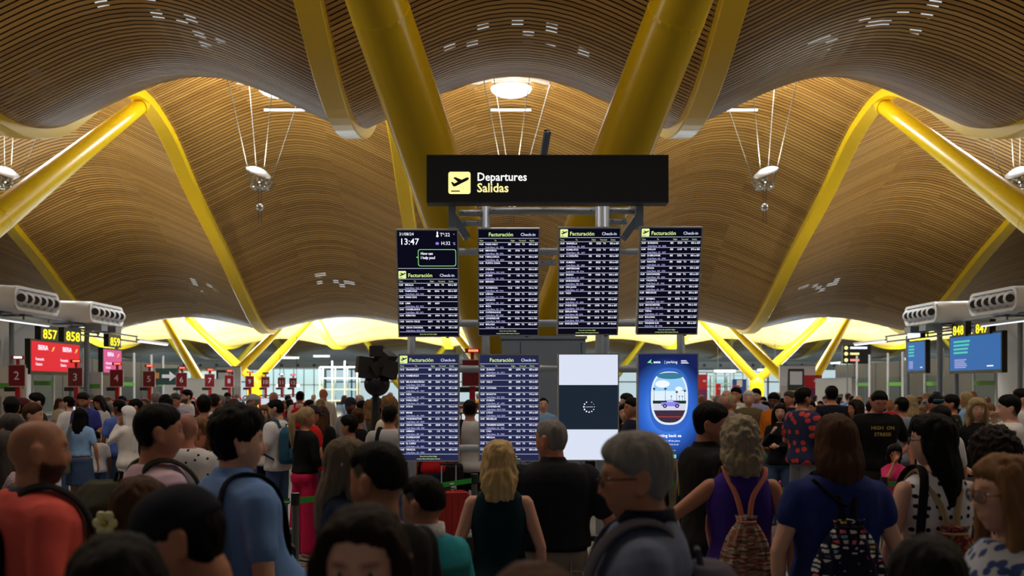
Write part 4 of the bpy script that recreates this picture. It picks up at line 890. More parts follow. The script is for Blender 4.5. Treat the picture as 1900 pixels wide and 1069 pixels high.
# torso sections: z, half width, half depth, centre y (for a height of 1.75)
TORSO = {'m': [(0.83, 0.12, 0.085, 0), (0.88, 0.165, 0.115, 0), (0.94, 0.172, 0.12, -0.005), (1.02, 0.162, 0.112, 0), (1.10, 0.156, 0.108, 0.004), (1.20, 0.168, 0.114, 0.004), (1.29, 0.186, 0.122, 0.0), (1.36, 0.192, 0.118, -0.006), (1.41, 0.172, 0.100, -0.012), (1.445, 0.120, 0.082, -0.016), (1.475, 0.068, 0.066, -0.014)],
         'f': [(0.83, 0.12, 0.09, 0), (0.88, 0.170, 0.122, -0.008), (0.94, 0.174, 0.122, -0.012), (1.02, 0.152, 0.104, -0.002), (1.10, 0.134, 0.094, 0.004), (1.19, 0.146, 0.104, 0.01), (1.27, 0.158, 0.120, 0.016), (1.34, 0.160, 0.108, 0.002), (1.39, 0.148, 0.088, -0.010), (1.43, 0.106, 0.072, -0.014), (1.465, 0.058, 0.058, -0.012)]}
NZ = 0.044
for _k in TORSO: TORSO[_k] = [(z+NZ*float(sstep(np.array((z-1.2)/0.2))), a, b, c) for z, a, b, c in TORSO[_k]]
HS = 1.05
ARM = {'down': ((0.248, -0.03, 1.13), (0.262, 0.04, 0.885)), 'relax': ((0.245, -0.045, 1.13), (0.235, 0.10, 0.90)), 'front': ((0.245, -0.02, 1.13), (0.13, 0.235, 1.08)), 'phone': ((0.225, 0.03, 1.13), (0.085, 0.29, 1.24)),
       'cross': ((0.235, 0.03, 1.14), (-0.02, 0.20, 1.15)), 'hip': ((0.33, -0.11, 1.15), (0.2, 0.03, 1.03)), 'face': ((0.19, 0.21, 1.22), (0.05, 0.145, 1.50)), 'trolley': ((0.25, -0.01, 1.12), (0.20, 0.26, 0.99)), 'strap': ((0.235, 0.05, 1.15), (0.12, 0.16, 1.34)),
       'out': ((0.36, 0.02, 1.22), (0.56, 0.12, 1.10)), 'back': ((0.23, -0.08, 1.14), (0.22, -0.06, 0.90))}
def hand(mb, wrist, dirv, side, curl=0.5, r=1.0, palm=None):
    """palm and five separate bent fingers"""
    w = Vector(wrist); d = Vector(dirv).normalized()
    inward = Vector((-side, 0, 0)) if palm is None else Vector(palm)
    n = (inward-d*d.dot(inward))
    n = n.normalized() if n.length > 1e-3 else Vector((0, 1, 0))         # palm normal
    b = d.cross(n)*side                                                   # towards the thumb
    if b.y < -0.2 and palm is None: b = -b
    mb.tube([w-d*0.02, w+d*0.015, w+d*0.055, w+d*0.09], [0.024, 0.030, 0.040, 0.038], 12, flat=0.42, up=n, caps='round')
    for i, (off, ln) in enumerate(((0.030, 0.072), (0.010, 0.080), (-0.011, 0.075), (-0.030, 0.060))):
        base = w+d*0.082+b*off; pts = [base]; dd = d.copy()
        for k, seg in enumerate((0.42, 0.32, 0.26)):
            a = curl*(0.5+0.45*k); dd = (d*math.cos(a*(k+1)*0.6)+n*math.sin(a*(k+1)*0.6)).normalized(); pts.append(pts[-1]+dd*ln*seg)
        mb.tube(pts, [0.0095*r, 0.009*r, 0.0085*r, 0.0075*r], 8, caps='round')
    tb = w+d*0.03+b*0.032; mb.tube([tb-b*0.012, tb+d*0.025+b*0.014, tb+d*0.052+b*0.016+n*0.012, tb+d*0.072+b*0.010+n*0.02], [0.013*r, 0.012*r, 0.010*r, 0.008*r], 8, caps='round')
SKINS = {'fair': srgb(214, 168, 146), 'tan': srgb(186, 130, 100), 'olive': srgb(170, 118, 88), 'brown': srgb(120, 78, 54), 'dark': srgb(84, 54, 40), 'ruddy': srgb(196, 132, 110)}
HAIRS = {'black': srgb(10, 9, 9), 'darkbrown': srgb(32, 22, 17), 'brown': srgb(70, 46, 30), 'lightbrown': srgb(120, 88, 58), 'blonde': srgb(196, 168, 118), 'ashblonde': srgb(160, 138, 102), 'grey': srgb(128, 126, 124), 'white': srgb(200, 198, 194), 'darkgrey': srgb(70, 66, 64), 'sandgrey': srgb(150, 138, 116), 'ashbrown': srgb(104, 90, 74)}
def skin_mat(tone, hair, beard=0.0):
    nm = 'skin_%s_%s_%.1f' % (tone, hair, beard)
    if nm in MATS: return MATS[nm]
    m = mat(nm, SKINS[tone], rough=0.52, spec=0.4); nt = m.node_tree; b = nt.nodes['Principled BSDF']
    a = nt.nodes.new('ShaderNodeAttribute'); a.attribute_name = 'feat'; sp = nt.nodes.new('ShaderNodeSeparateColor'); nt.links.new(a.outputs['Color'], sp.inputs['Color'])
    tc = nt.nodes.new('ShaderNodeTexCoord'); n = nt.nodes.new('ShaderNodeTexNoise'); n.inputs['Scale'].default_value = 30; nt.links.new(tc.outputs['Object'], n.inputs['Vector'])
    def mixn(A, col, fac):
        x = nt.nodes.new('ShaderNodeMix'); x.data_type = 'RGBA'; nt.links.new(fac, x.inputs['Factor'])
        if A is None: x.inputs['A'].default_value = (*SKINS[tone], 1)
        else: nt.links.new(A, x.inputs['A'])
        x.inputs['B'].default_value = (*col, 1); return x.outputs['Result']
    s = Vector(SKINS[tone]); hc = Vector(HAIRS[hair])
    ml = nt.nodes.new('ShaderNodeMath'); ml.operation = 'MULTIPLY'; ml.inputs[1].default_value = 0.28; nt.links.new(n.outputs['Fac'], ml.inputs[0])
    c = mixn(None, (s.x*0.85, s.y*0.62, s.z*0.55), ml.outputs[0])
    lp = nt.nodes.new('ShaderNodeMath'); lp.operation = 'MULTIPLY'; lp.inputs[1].default_value = 0.7; nt.links.new(sp.outputs['Green'], lp.inputs[0])
    c = mixn(c, (s.x*0.62, s.y*0.36, s.z*0.36), lp.outputs[0])
    bd = nt.nodes.new('ShaderNodeMath'); bd.operation = 'MULTIPLY'; bd.inputs[1].default_value = 1.0; nt.links.new(sp.outputs['Blue'], bd.inputs[0])
    c = mixn(c, tuple(s*0.05+hc*0.85), bd.outputs[0])
    c = mixn(c, tuple(hc*0.8), sp.outputs['Red'])
    nt.links.new(c, b.inputs['Base Color'])
    return m
def hair_mat(col):
    nm = 'hair_'+col
    if nm in MATS: return MATS[nm]
    c = HAIRS[col]; m = mat(nm, c, rough=0.6, noise=0.5 if col not in ('black',) else 0.2, nscale=34, bump=0.6, bscale=60, stretch=(1, 1, 0.12), spec=0.12); return m
def cloth(name, col, pattern=None, c2=(0.01, 0.01, 0.03), scale=18, r=0.35):
    """fabric; pattern: dots, floral, stripes, check, collage"""
    if name in MATS: return MATS[name]
    m = mat(name, col, rough=0.85, noise=0.10, nscale=7, bump=0.25, bscale=18, spec=0.2)
    if pattern:
        nt = m.node_tree; b = nt.nodes['Principled BSDF']; tc = nt.nodes.new('ShaderNodeTexCoord')
        if pattern in ('dots', 'floral', 'birds'):
            sx = nt.nodes.new('ShaderNodeSeparateXYZ'); cx = nt.nodes.new('ShaderNodeCombineXYZ'); nt.links.new(tc.outputs['Object'], sx.inputs[0]); nt.links.new(sx.outputs['X'], cx.inputs['X']); nt.links.new(sx.outputs['Z'], cx.inputs['Y'])
            v = nt.nodes.new('ShaderNodeTexVoronoi'); v.voronoi_dimensions = '2D'; v.inputs['Scale'].default_value = scale; v.inputs['Randomness'].default_value = {'dots': 0.35, 'floral': 1.0, 'birds': 0.7}[pattern]; nt.links.new(cx.outputs[0], v.inputs['Vector'])
            l = nt.nodes.new('ShaderNodeMath'); l.operation = 'LESS_THAN'; l.inputs[1].default_value = r; nt.links.new(v.outputs['Distance'], l.inputs[0]); fac = l.outputs[0]
        elif pattern == 'check':
            v = nt.nodes.new('ShaderNodeTexChecker'); v.inputs['Scale'].default_value = scale; nt.links.new(tc.outputs['Object'], v.inputs['Vector']); fac = v.outputs['Fac']
        elif pattern == 'stripes':
            v = nt.nodes.new('ShaderNodeTexWave'); v.bands_direction = 'Z'; v.inputs['Scale'].default_value = scale; v.inputs['Distortion'].default_value = 1.5; v.inputs['Detail'].default_value = 3; nt.links.new(tc.outputs['Object'], v.inputs['Vector'])
            l = nt.nodes.new('ShaderNodeMath'); l.operation = 'GREATER_THAN'; l.inputs[1].default_value = 0.55; nt.links.new(v.outputs['Fac'], l.inputs[0]); fac = l.outputs[0]
        x = nt.nodes.new('ShaderNodeMix'); x.data_type = 'RGBA'; x.inputs['A'].default_value = (*col, 1); x.inputs['B'].default_value = (*c2, 1); nt.links.new(fac, x.inputs['Factor']); nt.links.new(x.outputs['Result'], b.inputs['Base Color'])
    return m
M_EYE = mat('eye_white', (0.62, 0.60, 0.57), rough=0.15); M_IRIS = mat('eye_iris', (0.02, 0.012, 0.008), rough=0.1)
def limb(mb, pts, rad, n=12): mb.tube(pts, rad, n, caps='round')
def wrinkle(me, amp, sc, seed):
    """soft folds in cloth"""
    P = coords(me); N = normals(me); o = Vector((seed*3.1, seed*1.7, 0))
    dsp = np.array([mnoise.noise(Vector((p[0]*sc, p[1]*sc, p[2]*sc*0.8))+o)+0.5*mnoise.noise(Vector((p[0]*sc*2.3, p[1]*sc*2.3, p[2]*sc*1.2))-o) for p in P])
    set_coords(me, P+N*(amp*dsp)[:, None])
PSEED = [0]
def make_person(sex='m', arms=('down', 'down'), hair='short', head=(0, 0), top='tee', sleeve='short', bottom='trousers', build=1.0, belly=0.0, beard=0.0, buzz=0.0, voxel=0.012, eyes=False, recede=0.0, hairlen=0.3, wide=1.0, collar=False, hem=0.87, lean=0.0, armpts=None, neckdrop=0.0, bulk=0.0, loose=0.0, detail_arm=True):
    """meshes of one standing figure, facing +y, height 1.75"""
    PSEED[0] += 1; seed = PSEED[0]
    fem = 1.0 if sex == 'f' else 0.0; out = {}
    T = TORSO[sex]; sw = 0.172*build if sex == 'm' else 0.148*build; sz = (1.405 if sex == 'm' else 1.385)+0.012
    ar = 1.0 if sex == 'm' else 0.84
    def trings(inf, z0, z1, bel=True, dropneck=0.0):
        R = []
        zs_ = [t[0] for t in T]; col = np.array(T)
        zz = sorted(set([z0, z1]+[t[0] for t in T if z0 < t[0] < z1]+list(np.linspace(z0, z1, 10))))
        for z in zz:
            hw, hd, cy = (np.interp(z, zs_, col[:, i]) for i in (1, 2, 3))
            b = belly*math.exp(-((z-1.05)/0.13)**2)
            R.append(ring(0, cy+b*0.55, z, hw*build+inf+b*0.45, hd*build+inf+b*0.55, 24, 2.3))
        return R
    chains = []
    for i, s in enumerate((-1, 1)):
        a = arms[i]; el, wr = ARM[a] if isinstance(a, str) else a
        S0 = Vector((s*sw, -0.012, sz)); E = Vector((s*el[0]*(0.94 if fem else 1)*(build if el[0] > 0.15 else 1), el[1], el[2])); W = Vector((s*wr[0], wr[1], wr[2]))
        chains.append((s, S0, E, W))
    # head transform
    yaw, pitch = head; piv = Vector((0, -0.012, 1.535))
    HM = Matrix.Translation(piv) @ Matrix.Rotation(math.radians(yaw), 4, 'Z') @ Matrix.Rotation(-math.radians(pitch), 4, 'X') @ Matrix.Translation(-piv) @ Matrix.Translation((0, 0.004, 1.638))
    Rm = np.array(HM.to_3x3()); Tm = np.array(HM.translation)
    # ---- skin: head, neck, chest core, arms and hands as one surface
    mb = MB(); D = sphere_dirs(56, 44); G = HS*head_surface(D.reshape(-1, 3), fem, wide) @ Rm.T+Tm
    add_grid(mb, G.reshape(D.shape))
    for s in (-1, 1):
        P = []
        for zz, rr in ((-0.036, 0.35), (-0.022, 0.8), (0.0, 1.1), (0.018, 1.2), (0.031, 0.85), (0.037, 0.35)):
            P.append([tuple(HM @ (HS*Vector((s*(0.0775*wide+0.012*math.cos(b)*0.8+0.012*math.sin(-b)*0.5+0.006*(zz > 0)), -0.014+0.023*rr*math.sin(b)-zz*0.15, zz-0.004)))) for b in np.linspace(0, 2*PI, 10, endpoint=False)])
        mb.loft(P)
    nr = 0.060 if sex == 'm' else 0.050
    limb(mb, [(0, -0.020, 1.44), (0, -0.022, 1.50), tuple(HM @ Vector((0, -0.022, -0.10))), tuple(HM @ Vector((0, -0.018, -0.04)))], [nr*1.18*build, nr*1.02*build, nr*0.98, nr*0.95], 16)
    mb.loft(trings(-0.014, 1.16, 1.462+NZ))
    for (s, S0, E, W) in chains:
        m1 = S0.lerp(E, 0.45); m2 = E.lerp(W, 0.35)
        limb(mb, [S0, m1, E, m2, W], [0.054*ar*build, 0.047*ar*build, 0.038*ar*build, 0.038*ar*build, 0.026*ar], 12)
        if detail_arm: hand(mb, W, (W-E).normalized(), s, 0.6, 1.0 if sex == 'm' else 0.9)
    if bottom in ('shorts', 'skirt', 'bare'):
        mb.loft(trings(-0.02, 0.84, 1.2))
        for s in (-1, 1): limb(mb, [(s*0.085, 0, 0.9), (s*0.095, 0.005, 0.68), (s*0.095, 0, 0.48), (s*0.098, -0.015, 0.33), (s*0.10, -0.02, 0.09)], [0.08, 0.07, 0.05, 0.05, 0.034], 12)
    me = solid(mb, voxel, 3); out['body'] = me
    # feature map in head coordinates
    P = coords(me); L = (P-Tm) @ Rm/HS; x, y, z = np.abs(L[:, 0]), L[:, 1], L[:, 2]
    near = (z > -0.13) & (z < 0.2)
    dark = np.zeros(len(P)); lip = np.zeros(len(P)); bd = np.zeros(len(P)); front = (y > 0.045) & near
    dark = np.maximum(dark, front*np.exp(-(((x-0.031)/0.019)**4+((z-0.030-0.05*(0.03-x)*0)/0.0055)**2))*0.85)
    dark = np.maximum(dark, front*np.exp(-(((x-0.031)/0.014)**4+((z-0.010)/0.0055)**2))*(0.25 if eyes else 0.8))
    lip = front*(y > 0.06)*np.exp(-((x/0.023)**4+((z+0.067)/0.0075)**2))
    if beard:
        bm_ = sstep((-0.030-z+0.5*np.clip(0.03-y, 0, 1))/0.02)*near*(y > -0.005)*(z > -0.135)*(1-lip)*(1-0.0*x); bm_ = bm_*np.where((x < 0.03) & (z > -0.047), 0, 1); bd = np.maximum(bd, bm_*beard)
    if hair in ('short', 'crop', 'thick', 'thin', 'fade') and not buzz: buzz = 0.85
    if hair == 'fade': bd = np.maximum(bd, hairmask(L, recede)*np.clip((z+0.06)/0.085, 0, 1)**1.3*near*(z > -0.08)*(x < 0.081))
    elif buzz: bd = np.maximum(bd, hairmask(L, recede)*(z > -0.08)*buzz*(z < 0.2)*near*(x < 0.081))
    at_ = me.color_attributes.new('feat', 'FLOAT_COLOR', 'POINT')
    at_.data.foreach_set('color', np.stack([dark, lip, bd, np.ones(len(P))], 1).astype(np.float32).reshape(-1))
    # ---- top garment
    if top:
        mb = MB(); inf = {'tee': 0.014, 'shirt': 0.018, 'jacket': 0.028, 'tank': 0.011, 'dress': 0.014}[top]+loose
        zt = (1.462 if sex == 'm' else 1.448)+NZ-neckdrop
        R = trings(inf, hem, zt)
        R = [[(p[0]*(1+0.07*sstep((1.02-p[2])/0.12)), p[1]*(1+0.09*sstep((1.02-p[2])/0.12)), p[2]) for p in r] for r in R] if hem < 0.97 else R
        if sleeve == 'none':     # cut back at the shoulders so that they stay bare
            R = [[(p[0]*(1-0.12*sstep((p[2]-1.30)/0.10)), p[1], p[2]) for p in r] for r in R]
        mb.loft(R)
        for (s, S0, E, W) in chains:
            if sleeve == 'short': limb(mb, [S0, S0.lerp(E, 0.3), S0.lerp(E, 0.66)], [(0.070+loose*0.5)*ar*build, (0.066+loose*0.5)*ar*build, (0.060+loose)*ar*build], 14)
            elif sleeve == 'cap': limb(mb, [S0, S0.lerp(E, 0.2), S0.lerp(E, 0.36)], [0.072*ar*build, 0.076*ar*build, 0.074*ar*build], 14)
            elif sleeve == 'long': limb(mb, [S0, S0.lerp(E, 0.4), E, E.lerp(W, 0.5), E.lerp(W, 0.94)], [(0.071+bulk)*ar*build, (0.063+bulk)*ar*build, (0.056+bulk)*ar*build, (0.054+bulk)*ar*build, 0.040*ar], 14)
        if collar:
            mb.loft([ring(0, -0.016, 1.445+NZ, 0.085, 0.082, 20), ring(0, -0.018, 1.475+NZ, 0.078, 0.078, 20), ring(0, -0.020, 1.500+NZ, 0.074, 0.076, 20)])
        me = solid(mb, max(voxel*1.2, 0.0125), 4); wrinkle(me, 0.006 if voxel < 0.02 else 0.0, 9, seed); out['top'] = me
    # ---- lower garment
    if bottom in ('trousers', 'shorts', 'wide'):
        mb = MB(); mb.loft(trings(0.002, 0.84, 0.99, True))
        for s in (-1, 1):
            if bottom == 'shorts': pts, rr = [(s*0.085, 0, 0.92), (s*0.095, 0.005, 0.70), (s*0.10, 0.005, 0.50)], [0.095, 0.092, 0.092]
            elif bottom == 'wide': pts, rr = [(s*0.085, 0, 0.92), (s*0.10, 0.0, 0.68), (s*0.11, 0, 0.4), (s*0.12, -0.01, 0.06)], [0.098, 0.105, 0.115, 0.125]
            else: pts, rr = [(s*0.085, 0, 0.92), (s*0.093, 0.005, 0.68), (s*0.098, 0.005, 0.48), (s*0.10, -0.012, 0.28), (s*0.10, -0.015, 0.06)], [0.092, 0.084, 0.068, 0.062, 0.056]
            limb(mb, pts, rr, 14)
        me = solid(mb, max(0.022, voxel), 3); wrinkle(me, 0.006, 8, seed+50); out['bottom'] = me
    elif bottom == 'skirt':
        mb = MB(); mb.loft([ring(0, 0, 0.55, 0.23, 0.19, 24)]+[ring(0, 0, 0.75, 0.21, 0.165, 24)]+trings(0.006, 0.88, 0.98)); me = solid(mb, 0.016, 4); wrinkle(me, 0.007, 7, seed); out['bottom'] = me
    # ---- shoes
    mb = MB()
    for s in (-1, 1): mb.loft([ring(s*0.10, 0.045, 0.0, 0.046, 0.135, 14), ring(s*0.10, 0.045, 0.04, 0.048, 0.135, 14), ring(s*0.10, 0.0, 0.075, 0.042, 0.075, 14), ring(s*0.10, -0.02, 0.11, 0.038, 0.045, 14)])
    out['shoes'] = mb.mesh('shoes', True)
    # ---- hair
    if hair and hair != 'bald':
        mb = MB(); st = hair; amp, freq, stretch = 0.004, 40, 0.25
        if st == 'short': hair_cap(mb, 0.016, 0.012, recede, fade=0.8)
        elif st == 'crop': hair_cap(mb, 0.011, 0.007, recede, fade=0.75)
        elif st == 'fade': hair_cap(mb, 0.010, 0.014, recede, side=0.055); amp = 0.003
        elif st == 'thick': hair_cap(mb, 0.024, 0.022, recede, low=0.006, fade=0.55); amp, freq, stretch = 0.008, 26, 0.6
        elif st == 'thin': hair_cap(mb, 0.011, 0.001, recede, fade=0.4)
        elif st in ('curly', 'bob', 'long', 'pony', 'veil', 'wavy', 'afro'):
            th = {'curly': 0.030, 'bob': 0.020, 'long': 0.017, 'pony': 0.012, 'veil': 0.022, 'wavy': 0.022, 'afro': 0.05}[st]
            hair_cap(mb, th, {'curly': 0.016, 'afro': 0.03}.get(st, 0.008), recede, low=0.03)
            zb = -hairlen; fullw = {'curly': 1.12, 'bob': 1.12, 'long': 1.0, 'veil': 1.05, 'wavy': 1.12}.get(st, 0.0)
            if fullw:
                zz = np.linspace(0.02, zb, 9); R = []
                for i, q in enumerate(zz):
                    t = i/8; hw = (0.086+0.016*math.sin(PI*min(1, t*1.1)))*fullw*(1-0.10*t*t); hd = 0.086-0.040*t if hairlen > 0.2 else 0.09-0.028*t; cy = -0.022-0.052*sstep(np.array(t/0.7))
                    R.append(ring(0, float(cy), q, hw, hd, 26, 2.2))
                R.append(ring(0, float(cy), zb-0.015, hw*0.8, hd*0.7, 26, 2.2)); mb.loft(R)
            if st in ('long', 'wavy') and hairlen > 0.2:                       # locks in front of the shoulders
                for s in (-1, 1): mb.tube([(s*0.060, 0.045, 0.085), (s*0.088, 0.035, 0.02), (s*0.094, 0.022, -0.08), (s*0.098, 0.03, -0.17), (s*0.088, 0.05, zb+0.02)], [0.018, 0.024, 0.026, 0.026, 0.016], 10, caps='round')
            if st == 'pony': mb.tube([(0, -0.10, 0.045), (0, -0.145, 0.03), (0, -0.155, -0.06), (0, -0.145, -0.17), (0, -0.13, zb)], [0.022, 0.034, 0.046, 0.042, 0.016], 12, caps='round')
            if st in ('curly', 'afro'): amp, freq, stretch = 0.015, 34, 1.0
            if st == 'wavy': amp, freq, stretch = 0.013, 30, 0.5
            if st in ('long', 'bob', 'pony'): amp, freq, stretch = 0.006, 44, 0.10
        elif st == 'bun': hair_cap(mb, 0.010, 0.004, recede, low=0.02); mb.ball((0, -0.115, 0.05), (0.042, 0.038, 0.040), 14, 10)
        elif st == 'cap':
            hair_cap(mb, 0.010, 0.0, recede, low=0.015)
        me = solid(mb, max(0.0088, voxel*0.9), 3 if st != 'veil' else 5); P = coords(me); N = normals(me); sd = Vector((seed*1.3, 0, seed))
        if st != 'veil':
            dsp = np.array([mnoise.noise(Vector((p[0]*freq, p[1]*freq, p[2]*freq*stretch))+sd) + 0.6*mnoise.noise(Vector((p[0]*freq*2.2, p[1]*freq*2.2, p[2]*freq*stretch*1.4))-sd) for p in P]); P = P+N*(amp*dsp)[:, None]
        else:
            ang = np.arctan2(P[:, 0], -P[:, 1]-0.02); P = P+N*(0.006*np.sin(ang*16)*np.clip(-P[:, 2]/0.1+0.3, 0, 1))[:, None]
        set_coords(me, HS*P @ Rm.T+Tm); out['hair'] = me
        if st == 'cap':
            mb = MB(); D = sphere_dirs(40, 30); d = D.reshape(-1, 3); Q = head_surface(d, 0, wide); up = Q[:, 2] > 0.028
            Q = Q+d*np.where(up, 0.018, -0.010)[:, None]; Q[:, 1] = np.where(up, np.minimum(Q[:, 1], 0.098), Q[:, 1]); add_grid(mb, Q.reshape(D.shape))
            br = []
            for i in range(13):
                a = PI*(0.10+0.80*i/12); br.append((math.cos(a), math.sin(a)))
            b0 = [(0.082*c, 0.075*s_, 0.042+0.012*s_) for c, s_ in br]; b1 = [(0.078*c, 0.055+0.150*s_, 0.028+0.006*s_-0.012*abs(c)) for c, s_ in br]
            lo = [(p[0], p[1], p[2]-0.006) for p in b0]; l1 = [(p[0], p[1], p[2]-0.006) for p in b1]
            mb.quad_grid([b0, b1, l1, lo], close_v=True)
            me = mb.mesh('cap', True); P = coords(me); set_coords(me, HS*P @ Rm.T+Tm); out['cap'] = me
    out['HM'] = HM @ Matrix.Scale(HS, 4); out['eyes'] = eyes; out['extra'] = {'short': 0.024, 'crop': 0.016, 'fade': 0.026, 'thick': 0.042, 'thin': 0.01, 'curly': 0.046, 'afro': 0.078, 'long': 0.026, 'bob': 0.028, 'wavy': 0.032, 'pony': 0.02, 'veil': 0.03, 'bun': 0.016, 'cap': 0.02}.get(hair, 0.0)
    return out
def face_eyes(parent, HM):
    for s in (-1, 1):
        e = MB().ball((0, 0, 0), (0.0125, 0.0125, 0.0075), 14, 10).build('eye', M_EYE, parent, smooth=True)
        e.matrix_local = HM @ Matrix.Translation((s*0.031, 0.0675, 0.010))
        MB().ball((0, 0.0095, 0), (0.0062, 0.0042, 0.0062), 12, 8).build('iris', M_IRIS, e, smooth=True)
def glasses(parent, HM, mt, r=0.025, sq=2.6, thick=0.0022):
    g = bpy.data.objects.new('glasses', None); g = None
    mb = MB()
    for s in (-1, 1):
        pts = []
        for i in range(21):
            a = 2*PI*i/20; c, s_ = math.cos(a), math.sin(a); pts.append((s*0.033+r*math.copysign(abs(c)**(2/sq), c), 0.104-0.012*abs(s*0.033+r*c)/0.06, 0.004+r*0.74*math.copysign(abs(s_)**(2/sq), s_)))
        mb.tube(pts, thick, 6, caps=False); mb.tube([(s*(0.033+r), 0.094, 0.010), (s*0.080, 0.085, 0.012), (s*0.084, 0.0, 0.010), (s*0.083, -0.018, 0.002)], thick, 6)
    mb.tube([(-0.009, 0.106, 0.006), (0, 0.108, 0.009), (0.009, 0.106, 0.006)], thick, 6)
    o = mb.build('glasses', mt, parent); o.matrix_local = HM
    for s in (-1, 1):
        m = MB(); m.prism([(s*0.033+r*0.96*math.cos(2*PI*i/16), 0.004+r*0.7*math.sin(2*PI*i/16)) for i in range(16)], 0.0985, 0.0995); l = m.build('lens', mat('lens_glass', (0.5, 0.5, 0.52), rough=0.05), o)
        mm = MATS['lens_glass'].node_tree.nodes['Principled BSDF']; mm.inputs['Transmission Weight'].default_value = 0.9; mm.inputs['IOR'].default_value = 1.02
    return o
def spawn(A, name, px, top_px, D, face, skin, hair, cols, label, group=None, H=None, dx=0.0, shoes=(0.02, 0.02, 0.02)):
    """put a figure so that its head top meets (px, top_px) at depth D; face: 0 away, 90 left, -90 right, 180 to the camera"""
    H = H or CZ+(VY-top_px)/F*D; extra = 0.0
    s = H/(1.752+A['extra']); root = empty(name, ((px-VX)/F*D, D, 0), math.radians(face)); root.scale = (s, s, s)
    b = link('body', A['body'], None, root)
    def om(o, m):
        if len(o.data.materials) == 0: o.data.materials.append(m)
        o.material_slots[0].link = 'OBJECT'; o.material_slots[0].material = m
    om(b, skin)
    parts = {'body': b}
    for key, nm in (('top', cols.get('topname', 'shirt')), ('bottom', cols.get('bottomname', 'trousers')), ('shoes', 'shoes'), ('hair', 'hair'), ('cap', 'cap')):
        if key in A:
            o = link(nm, A[key], None, root); om(o, cols.get(key) if cols.get(key) else (hair if key == 'hair' else mat('shoe_black', shoes, rough=0.5))); parts[key] = o
    if A['eyes']: face_eyes(root, A['HM'])
    tag(root, label, 'person', group)
    return root, parts

# ================================================================== the crowd
def C(n, r, g, b, **k): return cloth('cloth_'+n, srgb(r, g, b), **k)
DARK = C('black', 20, 20, 22); NAVY = C('navy', 22, 28, 48); JEAN = C('jeans', 62, 84, 120); KHAKI = C('khaki', 128, 116, 100); GREYC = C('grey', 120, 122, 128); WHITEC = C('white', 222, 222, 226)
def collage(name, gap, cols, scale, rnd=0.35, edge=0.05, ms=(1, 0.3, 1.5)):
    if name in MATS: return MATS[name]
    m = mat(name, gap, rough=0.8, spec=0.2); nt = m.node_tree; b = nt.nodes['Principled BSDF']; tc = nt.nodes.new('ShaderNodeTexCoord'); mp = nt.nodes.new('ShaderNodeMapping'); mp.inputs['Scale'].default_value = ms
    nt.links.new(tc.outputs['Object'], mp.inputs['Vector']); outs = []
    for ft in ('F1', 'DISTANCE_TO_EDGE'):
        v = nt.nodes.new('ShaderNodeTexVoronoi'); v.feature = ft; v.inputs['Scale'].default_value = scale; v.inputs['Randomness'].default_value = rnd; nt.links.new(mp.outputs['Vector'], v.inputs['Vector']); outs.append(v)
    sp = nt.nodes.new('ShaderNodeSeparateColor'); nt.links.new(outs[0].outputs['Color'], sp.inputs['Color']); r = nt.nodes.new('ShaderNodeValToRGB'); r.color_ramp.interpolation = 'CONSTANT'; el = r.color_ramp.elements
    el[0].color = (*cols[0], 1); el[1].position = 1/len(cols); el[1].color = (*cols[1], 1)
    for i, c in enumerate(cols[2:]): e = el.new((i+2)/len(cols)); e.color = (*c, 1)
    nt.links.new(sp.outputs['Red'], r.inputs['Fac']); l = nt.nodes.new('ShaderNodeMath'); l.operation = 'LESS_THAN'; l.inputs[1].default_value = edge; nt.links.new(outs[1].outputs['Distance'], l.inputs[0])
    x = nt.nodes.new('ShaderNodeMix'); x.data_type = 'RGBA'; x.inputs['B'].default_value = (*gap, 1); nt.links.new(r.outputs['Color'], x.inputs['A']); nt.links.new(l.outputs[0], x.inputs['Factor']); nt.links.new(x.outputs['Result'], b.inputs['Base Color'])
    return m
def fitk(root): return FIT.get(root.name, 1.0)
def worn(root, name):
    """a thing worn by a person stands at the same place with the same turn"""
    e = empty(name, root.location); e.rotation_euler = root.rotation_euler; e.scale = root.scale; return e
def strap(parent, pts, m, w=0.024, name='strap'):
    P = [Vector((p[0], p[1], p[2]+NZ*float(sstep(np.array((p[2]-1.2)/0.2))))) for p in pts]; Q = []
    for i in range(len(P)-1):                              # Catmull-Rom
        p0, p1, p2, p3 = P[max(0, i-1)], P[i], P[i+1], P[min(len(P)-1, i+2)]
        for k in range(5):
            t = k/5; Q.append(0.5*((2*p1)+(p2-p0)*t+(2*p0-5*p1+4*p2-p3)*t*t+(3*p1-p0-3*p2+p3)*t**3))
    Q.append(P[-1]); return MB().tube(Q, w, 10, flat=0.28, up=(0, 0, 1) if abs((Q[1]-Q[0]).normalized().z) < 0.8 else (0, -1, 0)).build(name, m, parent, smooth=True)
